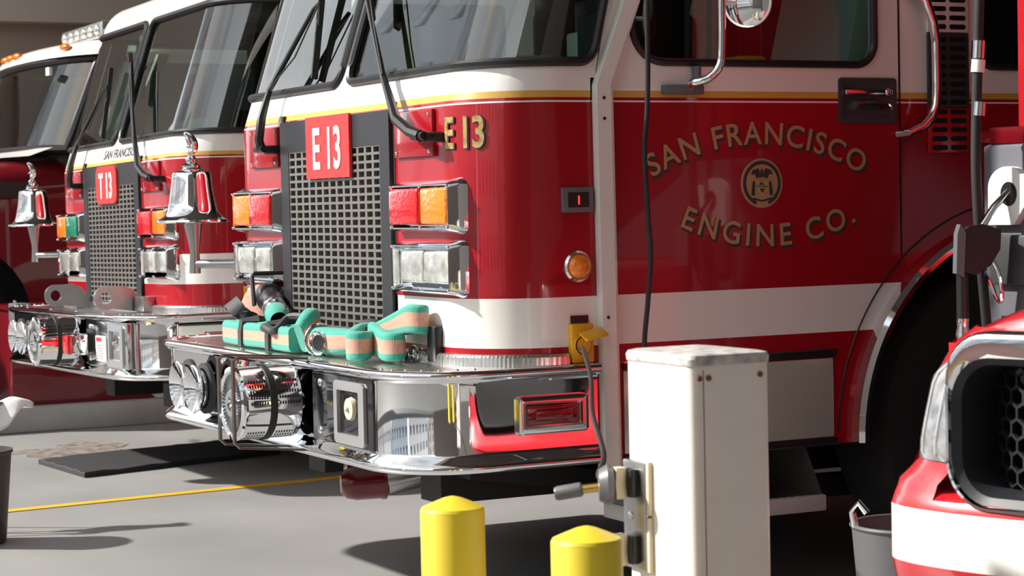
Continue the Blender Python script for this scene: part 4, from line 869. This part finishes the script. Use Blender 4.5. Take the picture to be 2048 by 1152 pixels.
mb = MB(); mb.loft([ringl(GX, GZ0, GZ1, .10, .06), ringl(GX, GZ0, GZ1, .10, .0), ringl(GX - .004, GZ0 + .004, GZ1 - .008, .097, -.008), ringl(GX - .009, GZ0 + .009, GZ1 - .036, .092, -.006), ringl(GX - .012, GZ0 + .012, GZ1 - .052, .09, .004)]); gs = mb.build('grille_surround', 'chrome', PK, smooth=50)
I, O = rr(-GX + .01, GX - .01, GZ0 + .01, GZ1 - .04, .10, 8, 16, (-.772, .772, .58, .955)); yq = lambda u: .03 * (u / .75) ** 2 + .02 * max(0, (abs(u) - .5) / .25) ** 2
mb = MB(); mb.loft([[(u, .03 + yq(u), v) for u, v in O], [(u, .03 + yq(u), v) for u, v in I]]); mb.build('fascia', 'prered', PK, smooth=60)
mb = MB(); tq = [k / 20 * .80 for k in range(-20, 21)]; mb.loft([[FP(t, .64) for t in tq], [(FP(t, .64)[0], .02 + FP(t, .64)[1], .652) for t in tq], [(FP(t, .64)[0] * .97, .10 + yq(FP(t, .64)[0]), .66) for t in tq]], closed=False); mb.build('bumper_shelf', 'prered', PK, smooth=60)
mb = MB(); mb.loft([ringl(GX - .012, GZ0 + .012, GZ1 - .052, .09, .004), ringl(GX - .030, GZ0 + .028, GZ1 - .066, .075, .016), ringl(GX - .042, GZ0 + .04, GZ1 - .072, .07, .06), ringl(GX - .044, GZ0 + .042, GZ1 - .074, .07, .20)]); mb.build('grille_liner', 'charcoal', gs)
mb = MB(); mb.box(-.74, .74, .26, .28, .60, 1.0); mb.build('grille_well', 'black', gs)
mb = MB(); hr, bt = .0215, .0034; row = 0; z = .66
dy = lambda x: .035 + .11 * max(0, (-.58 - x) / .12) ** 1.5
while z < .93:
    x = -.72 + (hr * math.sqrt(3) / 2 if row % 2 else 0)
    while x < .3:
        if -.69 < x and .672 < z < .918:
            P6 = [(math.cos(R(30 + 60 * k)), math.sin(R(30 + 60 * k))) for k in range(6)]
            mb.loft([[(x + r_ * a, dy(x + r_ * a) + d_, z + r_ * b) for a, b in P6] for r_, d_ in ((hr, 0), (hr - bt, 0), (hr - bt - .0015, .014))])
        x += hr * math.sqrt(3)
    z += hr * 1.5; row += 1
mb.build('grille_honeycomb', 'charcoal', gs, weld=False, kind='stuff')
for sg in (1, -1):
    mb = MB(); zz = [.716 + (.945 - .716) * k / 12 for k in range(13)]
    def HLf(k, z):
        t0 = TG + .004; w = .90 - .16 * sm(.87, .95, z); tt = t0 + (w - t0) * k; b_ = .014 * (1 - (2 * k - 1) ** 4) * (1 - (2 * (z - .716) / .229 - 1) ** 6); return FP(sg * tt, z, .004 + b_)
    mb.grid(HLf, [k / 10 for k in range(11)], zz); hl = mb.build('headlamp', 'lampclear', PK)
    mb = MB()
    for k0 in (.30, .62):
        mb.tube([HLf(k0, .73 + .19 * q / 8) for q in range(9)], .004, 6)
    mb.pieces('lamp_rib', 'lampglassy', hl)
# ================================================================== FUEL DISPENSER, NOZZLE AND HOSE
FD = thing('fuel_dispenser', 'grey fuel dispenser with red upper housing behind the pickup', 'fuel pump', (-4.53, 4.28, 0))
ox, oy = -4.53, 4.28
mb = MB(); mb.box(-4.715 - ox, -4.34 - ox, 3.955 - oy, 4.50 - oy, 0, 1.396, b=.012); mb.build('cabinet', 'dispgrey', FD)
mb = MB(); mb.box(-4.615 - ox, -4.36 - ox, 3.993 - oy, 4.48 - oy, 1.43, 2.35, b=.02); mb.build('upper_housing', 'prered', FD)
mb = MB(); mb.box(-4.69 - ox, -4.37 - ox, 3.96 - oy, 4.05 - oy, 1.396, 1.444, b=.004); mb.build('housing_bracket', 'dred', FD)
mb = MB(); Lo = [(-.075 + .0, -.10), (.05, -.10), (.09, .05), (.13, .05), (.13, .062), (.035, .062)] ; Lo = [(-.055, -.075), (.02, -.075), (.10, .045), (.10, .055), (.035, .055)] + [(.0 + .055 * math.cos(R(a)), .02 + .055 * math.sin(R(a))) for a in range(50, 181, 13)]
mb.prism(Lo, lambda u, v, w: (-4.585 + u * 1.42 - ox, 3.955 - w - oy, 1.25 + v * 1.09), 0, .025); bt_ = mb.build('nozzle_boot', 'paper', FD)
mb = MB(); mb.lathe([(.0, 0), (.034, 0.0)], (-4.575 - ox, 3.9285 - oy, 1.255), (0, -1, 0), 20, cap=False); mb.build('boot_opening', 'black', bt_)
mb = MB(); mb.box(-4.66 - ox, -4.47 - ox, 3.93 - oy, 3.955 - oy, 1.0, 1.14, b=.006); mb.build('lower_holder', 'darkgrey', FD)
NZ = thing('fuel_nozzle', 'black fuel nozzle and hose hung in the dispenser boot', 'nozzle', (-4.603, 3.827, 0)); nx_, ny_ = -4.21, 3.5
T_ = lambda P_: [((a - nx_) * 1.0935, (b - ny_) * 1.0935, 1.25 + (c - 1.25) * 1.0935) for a, b, c in P_]
mb = MB(); mb.tube(T_(smoothpath([(-4.13, 3.70, 2.22), (-4.17, 3.60, 2.15), (-4.198, 3.535, 1.95), (-4.203, 3.522, 1.75), (-4.206, 3.518, 1.62), (-4.21, 3.513, 1.45), (-4.212, 3.512, 1.30), (-4.22, 3.53, 1.10), (-4.24, 3.57, .8), (-4.25, 3.57, .45), (-4.23, 3.53, .32), (-4.21, 3.48, .36), (-4.215, 3.475, .6), (-4.226, 3.474, .86)], 6)), .0145, 12); hs_ = mb.build('hose', 'rubber', NZ)
for z0, z1, m in ((1.60, 1.645, 'chrome'), (1.565, 1.597, 'signwhite'), (1.455, 1.49, 'chrome')):
    mb = MB(); mb.cyl(*T_([(-4.207, 3.517, z0), (-4.205, 3.519, z1)]), .019, n=16); mb.build('swivel', m, hs_)
mb = MB(); mb.tube(T_([(-4.226, 3.474, 1.07), (-4.227, 3.475, .93)]), .017, 12); mb.build('handle', 'black', NZ)
mb = MB(); mb.lathe([(.016, .82), (.020, .83), (.020, .87), (.016, .885), (.018, .91)], T_([(-4.227, 3.475, 1.25)])[0][:2] + (0,), (0, 0, 1), 16); mb.build('swivel_nut', 'chrome2', NZ)
mb = MB(); pr_ = [(-.03, -.065), (.012, -.075), (.05, -.05), (.075, -.01), (.078, .04), (.03, .055), (-.005, .05), (-.028, .02)]
mb.prism(pr_, lambda u, v, w: (u * .55 + w * .9, u * .9 - w * .45 - .015, 1.113 + v * 1.09), -.022, .022); nb = mb.build('nozzle_body', 'black', NZ)
mb = MB(); mb.prism([(-.038, -.07), (-.018, -.08), (-.012, .035), (-.026, .055), (-.034, .03)], lambda u, v, w: (u * .55 + w * .9, u * .9 - w * .45 - .018, 1.113 + v * 1.09), -.024, .024); mb.build('splash_guard', 'plugrey', nb)
mb = MB(); mb.tube(T_([(-4.206, 3.525, 1.175), (-4.195, 3.555, 1.222), (-4.188, 3.60, 1.262)]), .0105, 14); mb.build('spout', 'chrome2', NZ)
mb = MB(); mb.tube(T_(smoothpath([(-4.196, 3.52, 1.06), (-4.19, 3.535, 1.03), (-4.18, 3.55, .985), (-4.175, 3.56, .99), (-4.18, 3.555, 1.05), (-4.19, 3.54, 1.09)], 4)), .006, 8); mb.build('trigger_guard', 'chrome', NZ)

# ================================================================== FLOOR THINGS AT LEFT
MT = MB(); c_, s_2 = math.cos(R(13)), math.sin(R(13))
mtp = [(-9.79, 2.74), (-10.12, 3.86), (-10.75, 3.88), (-10.49, 2.70)]
loops = []
for z, i in ((0.0, 0), (.022, 0), (.026, .006)):
    cx_ = sum(p[0] for p in mtp) / 4; cy_ = sum(p[1] for p in mtp) / 4
    L = []
    for k in range(4):
        a, b = mtp[k], mtp[(k + 1) % 4]
        for j in range(12):
            t = j / 12; x, y = a[0] + (b[0] - a[0]) * t, a[1] + (b[1] - a[1]) * t; L.append((x + (cx_ - x) * i, y + (cy_ - y) * i, z + (.004 * math.sin(j * 2.1) if z > 0 else 0)))
    loops.append(L)
MT.loft(loops, cap0=True, cap1=True); tag(MT.build('floor_mat', 'matrub'), 'black rubber mat lying on the floor under the T 13 bumper', 'mat')
TB = thing('trash_can', 'dark brown trash can at the left edge of the picture', 'trash can', (-8.085, 1.815, 0))
mb = MB(); mb.lathe([(.0, .003), (.125, .003), (.13, .01), (.158, .345), (.164, .350), (.164, .36), (.150, .36), (.12, .02), (.0, .02)], (0, 0, 0), (0, 0, 1), 40, cap=False); mb.build('body', 'binbrown', TB)
# cloth hanging over a low folding stand just left of the frame
SD = thing('towel_stand', 'low steel stand at the left edge holding the white cloth', 'stand', (-8.42, 2.03, 0))
mb = MB()
for a, b in (((-.10, -.40, 0), (0, -.30, .50)), ((.10, -.40, 0), (0, -.30, .50)), ((-.10, -.12, 0), (0, -.07, .50)), ((.10, -.12, 0), (0, -.07, .50))): mb.tube([a, b], .008, 8)
mb.tube([(0, -.36, .50), (0, .0, .50)], .009, 8); mb.build('frame', 'steel', SD)
mb = MB()
def CL(u, v):
    y = -.30 + .40 * u + .02 * math.sin(v * 9); a = (v - .5) * 2
    x = .05 * a + .012 * math.sin(u * 14 + a * 4); z = .512 - .13 * abs(a) ** 1.5 * (1 - .75 * sm(.55, 1, u)) + .006 * math.sin(u * 23) + .012 * sm(.6, 1, u)
    return (x, y, z)
mb.grid(CL, [k / 24 for k in range(25)], [k / 20 for k in range(21)]); k0 = len(mb.v); cl = mb.build('white_cloth', 'clothw', smooth=80); cl.location = (-8.42, 2.03, 0); md = cl.modifiers.new('thickness', 'SOLIDIFY'); md.thickness = .006
tag(cl, 'crumpled white cloth draped at the left edge of the picture', 'cloth')
# curb things
RB = thing('steel_locker', 'low dark red steel box standing on the concrete curb', 'box', (-12.42, 3.6, .15))
mb = MB(); mb.box(-.3, .3, -.62, .22, 0, .56, b=.01); mb.build('body', 'dred', RB)
mb = MB(); mb.box(-.31, .31, -.64, .24, .56, .585, b=.006); mb.build('lid', 'dred', RB)
mb = MB()
bm = bmesh.new(); bmesh.ops.create_icosphere(bm, subdivisions=3, radius=1)
for w in bm.verts:
    n = math.sin(w.co.x * 7 + 1) * math.cos(w.co.y * 9) * .22 + math.sin(w.co.z * 11 + w.co.x * 5) * .16; w.co *= 1 + n
    w.co = Vector((w.co.x * .07, w.co.y * .15, max(-.03, w.co.z * .045)))
mb.bm(bm); pb = mb.build('plastic_bag', 'plasticbag', smooth=25); pb.location = (-12.14, 3.98, .182); tag(pb, 'crumpled white plastic bag on the concrete curb', 'bag')

# ================================================================== THIRD TRUCK (conventional cab, far left)
TK = thing('utility_truck', 'dark red and white truck with amber roof lights behind T 13', 'truck', (-13.95, 3.4, 0))
def WS(u, v):   # u -1..1 across, v 0..1 up
    hw = 1.12 - .05 * v; x = hw * u; return (x, -.10 + .14 * u * u + .24 * v + .10 * u ** 6, 1.665 + .575 * v)
us_ = [k / 12 for k in range(-12, 13)]; vs_ = [k / 6 for k in range(7)]
mb = MB(); mb.grid(WS, us_, vs_); wsn = mb.build('windscreen', 'glass', TK)
mb = MB(); mb.tube([WS(u, 0) for u in us_] + [WS(1, v) for v in vs_[1:]] + [WS(u, 1) for u in us_[::-1][1:]] + [WS(-1, v) for v in vs_[::-1][1:-1]], .03, 8, closed=True); mb.build('gasket', 'black', wsn)
mb = MB()
RF = lambda u, a: (1.14 * u * (1 - .06 * math.sin(R(a)) ** 2), WS(u, 1)[1] - .03 + .20 * (1 - math.cos(R(a))), 2.255 + .105 * math.sin(R(a)))
mb.grid(RF, us_, list(range(0, 91, 15))); mb.grid(lambda u, y: (1.14 * u * .94, max(y, RF(u, 90)[1]), 2.36), us_, [.2, .5, 1, 1.8]); 
for sg in (1, -1): mb.add([RF(sg, 0), (sg * 1.14, 1.8, 2.255), (sg * 1.07, 1.8, 2.36), RF(sg, 90)], [(0, 1, 2, 3)])
mb.build('roof', 'white', TK)
for x in (-.42, -.22, -.02, .84):
    mb = MB(); u = x / 1.14; p = RF(u, 35); mb.sphere((p[0], p[1] - .01, p[2]), (.075, .03, .026), u=16, v=10); mb.build('roof_light', 'lensamber', TK)
LB = MB(); LB.box(.05, 1.0, .42, .68, 2.375, 2.475, b=.015); lb = LB.build('light_bar', 'lampclear', TK)
mb = MB()
for k in range(6): mb.sphere((.15 + k * .15, .415, 2.425), (.05, .02, .035), u=12, v=8)
mb.pieces('bar_lens', 'lensclear', lb)
for sg in (1, -1):
    X = sg * 1.16; mb = MB()
    # A pillar, door and window frame
    a0, a1 = WS(sg, 0), WS(sg, 1)
    mb.add([(a0[0], a0[1] + .02, a0[2] - .03), (X, a0[1] + .10, a0[2] - .03), (X, a1[1] + .10, 2.27), (a1[0], a1[1], 2.27)], [(0, 1, 2, 3)], 0)
    mb.add([(X, a0[1] + .08, 1.62), (X, a0[1] + .26, 1.62), (X, a1[1] + .22, 2.2), (X, a1[1] + .08, 2.27)], [(0, 1, 2, 3)], 0); mb.add([(X, a1[1] + .08, 2.2), (X, 1.8, 2.2), (X, 1.8, 2.27), (X, a1[1] + .08, 2.27)], [(0, 1, 2, 3)], 0); mb.add([(X, 1.35, 1.6), (X, 1.8, 1.6), (X, 1.8, 2.2), (X, 1.35, 2.2)], [(0, 1, 2, 3)], 0)
    mb.build('pillar', 'white', TK, fixn=False)
    mb = MB(); mb.box(min(X - .02 * sg, X), max(X - .02 * sg, X), a0[1] + .09, 1.8, .75, 1.625, b=.006); dr = mb.build('door', 'dred', TK)
    mb = MB(); mb.box(X - .003, X + .003, .16, .175, .75, 1.62); mb.build('door_seam', 'black', dr)
    mb = MB(); mb.add([(X - sg * .01, a0[1] + .26, 1.62), (X - sg * .01, 1.35, 1.62), (X - sg * .01, 1.35, 2.2), (X - sg * .01, a1[1] + .22, 2.2)], [(0, 1, 2, 3)]); mb.build('side_window', 'winglass', dr, fixn=False)
def HD(u, y):   # hood
    w = 1.10 - .16 * sm(0, -1.5, y); return (w * math.sin(u * math.pi / 2), y, 1.60 + .17 * (y / 1.5) * .9 - .22 * abs(u) ** 5 + .03 * (1 - u * u))
mb = MB(); mb.grid(HD, us_, [.14 - .16 * k for k in range(11)])
mb.build('hood', 'dred', TK, smooth=60)
mb = MB(); mb.grid(lambda u, y: (1.13 * u, y + .14 * u * u, 1.672 + (y + .1) * .35), us_, [-.24, -.16, -.09]); mb.build('cowl', 'white', TK)
for sg in (1, -1):
    mb = MB(); ys2 = [.14 - .05 * k for k in range(33)]
    def fb(y): yc, rc = -.62, .52; return .60 + math.sqrt(max(0, rc * rc - (y - yc) ** 2)) if abs(y - yc) < rc else .62
    for a, b in zip(ys2[:-1], ys2[1:]):
        wa, wb = 1.10 - .16 * sm(0, -1.5, a), 1.10 - .16 * sm(0, -1.5, b)
        mb.add([(sg * (wa + .02), a, fb(a)), (sg * (wb + .02), b, fb(b)), (sg * wb, b, HD(1, b)[2] + .002), (sg * wa, a, HD(1, a)[2] + .002)], [(0, 1, 2, 3)])
    fe = mb.build('fender', 'dred', TK, fixn=False)
    mb = MB(); L = rr(-.50, -.06, 1.25, 1.345, .03, 5); mb.add([(sg * 1.118, u, v + .12) for u, v in L], [tuple(range(len(L)))]); mb.build('side_vent', 'black', fe, fixn=False)
    mb = MB(); mb.lathe([(.25, 0), (.42, 0), (.47, .04), (.47, .24), (.43, .28), (.2, .24), (.0, .2)], (sg * .74, -.62, .47), (sg, 0, 0), 32, cap=False); mb.build('tyre', 'rubber', TK)
mb = MB(); mb.box(-.95, .95, -1.5, 4.0, .42, .62); mb.box(-1.0, 1.0, -1.62, -1.45, .45, 1.35); mb.box(-.7, .7, -1.4, .1, .62, 1.3); mb.build('chassis', 'chassis', TK)
mb = MB(); mb.box(-1.05, 1.05, .15, 1.8, .62, .80); mb.box(-1.05, 1.05, 1.75, 1.8, .75, 2.3); mb.build('cab_floor', 'interior', TK)
mb = MB(); mb.box(-1.0, 1.0, .12, .35, 1.45, 1.64, b=.03); mb.build('dashboard', 'dash', TK)
mb = MB(); mb.box(1.10 - .35, 1.10 - .27, .12, .14, 2.14, 2.19); mb.build('windscreen_sticker', 'paper', TK)
mb = MB(); mb.tube([(.45 + .2 * math.cos(q), .30, 1.74 + .18 * math.sin(q)) for q in [2 * math.pi * k / 24 for k in range(24)]], .014, 8, closed=True); mb.build('steering_wheel', 'black', TK)
mb = MB(); mb.box(-1.1, 1.1, 1.9, 6, .7, 2.3, b=.03); mb.build('rear_body', 'dred', TK)

# ================================================================== ACROSS THE STREET (out of view, in chrome and glass only; heights raised to hide sky)
def building(x0, x1, h, m, nw, nf, lab):
    b_ = thing('street_building', lab, 'building', ((x0 + x1) / 2, -24, 0), group='buildings across the street'); w = (x1 - x0) / 2
    mb = MB(); mb.box(-w, w, -6, 2, 0, h); mb.box(-w - .2, w + .2, -6, 2.3, h, h + .4); mb.build('facade', m, b_)
    wm = MB(); wm.box(-.55, .55, 0, .06, 0, 1.6, b=.02); first = None
    for j in range(nf):
        for i in range(nw):
            x = -w + 2 * w * (i + .5) / nw; z = 1.2 + j * (h - 1) / nf
            if first is None: first = wm.build('window', 'winglass', b_); o = first
            else: o = first.copy(); COL.objects.link(o); o.parent = b_
            o.location = (x, 2.0, z)
building(-150, -118, 11, 'facade1', 9, 3, 'pale building far down the street')
building(-117, -89, 9, 'facade3', 9, 2, 'tan building far down the street')
building(-88, -59, 36, 'facade2', 8, 9, 'unseen grey tower added down the street to darken the windscreen reflection')  # added occluder, height set to hide sky from the right pane
building(-58, -46, 27, 'facade2', 5, 7, 'unseen blue grey block added beside the tower to hide sky')  # height raised to keep bright sky out of the glass
building(-45, -33, 18, 'facade3', 5, 5, 'tan five storey building across the street, made tall to hide sky')
building(-32, -20, 14, 'facade1', 5, 4, 'white four storey building across the street')
building(-19, -5, 10, 'facade2', 6, 3, 'tall grey building across the street')
building(-4, 10, 11, 'facade1', 6, 3, 'tall white building across the street')
building(11, 30, 9, 'facade3', 7, 3, 'tan building across the street, rightmost')
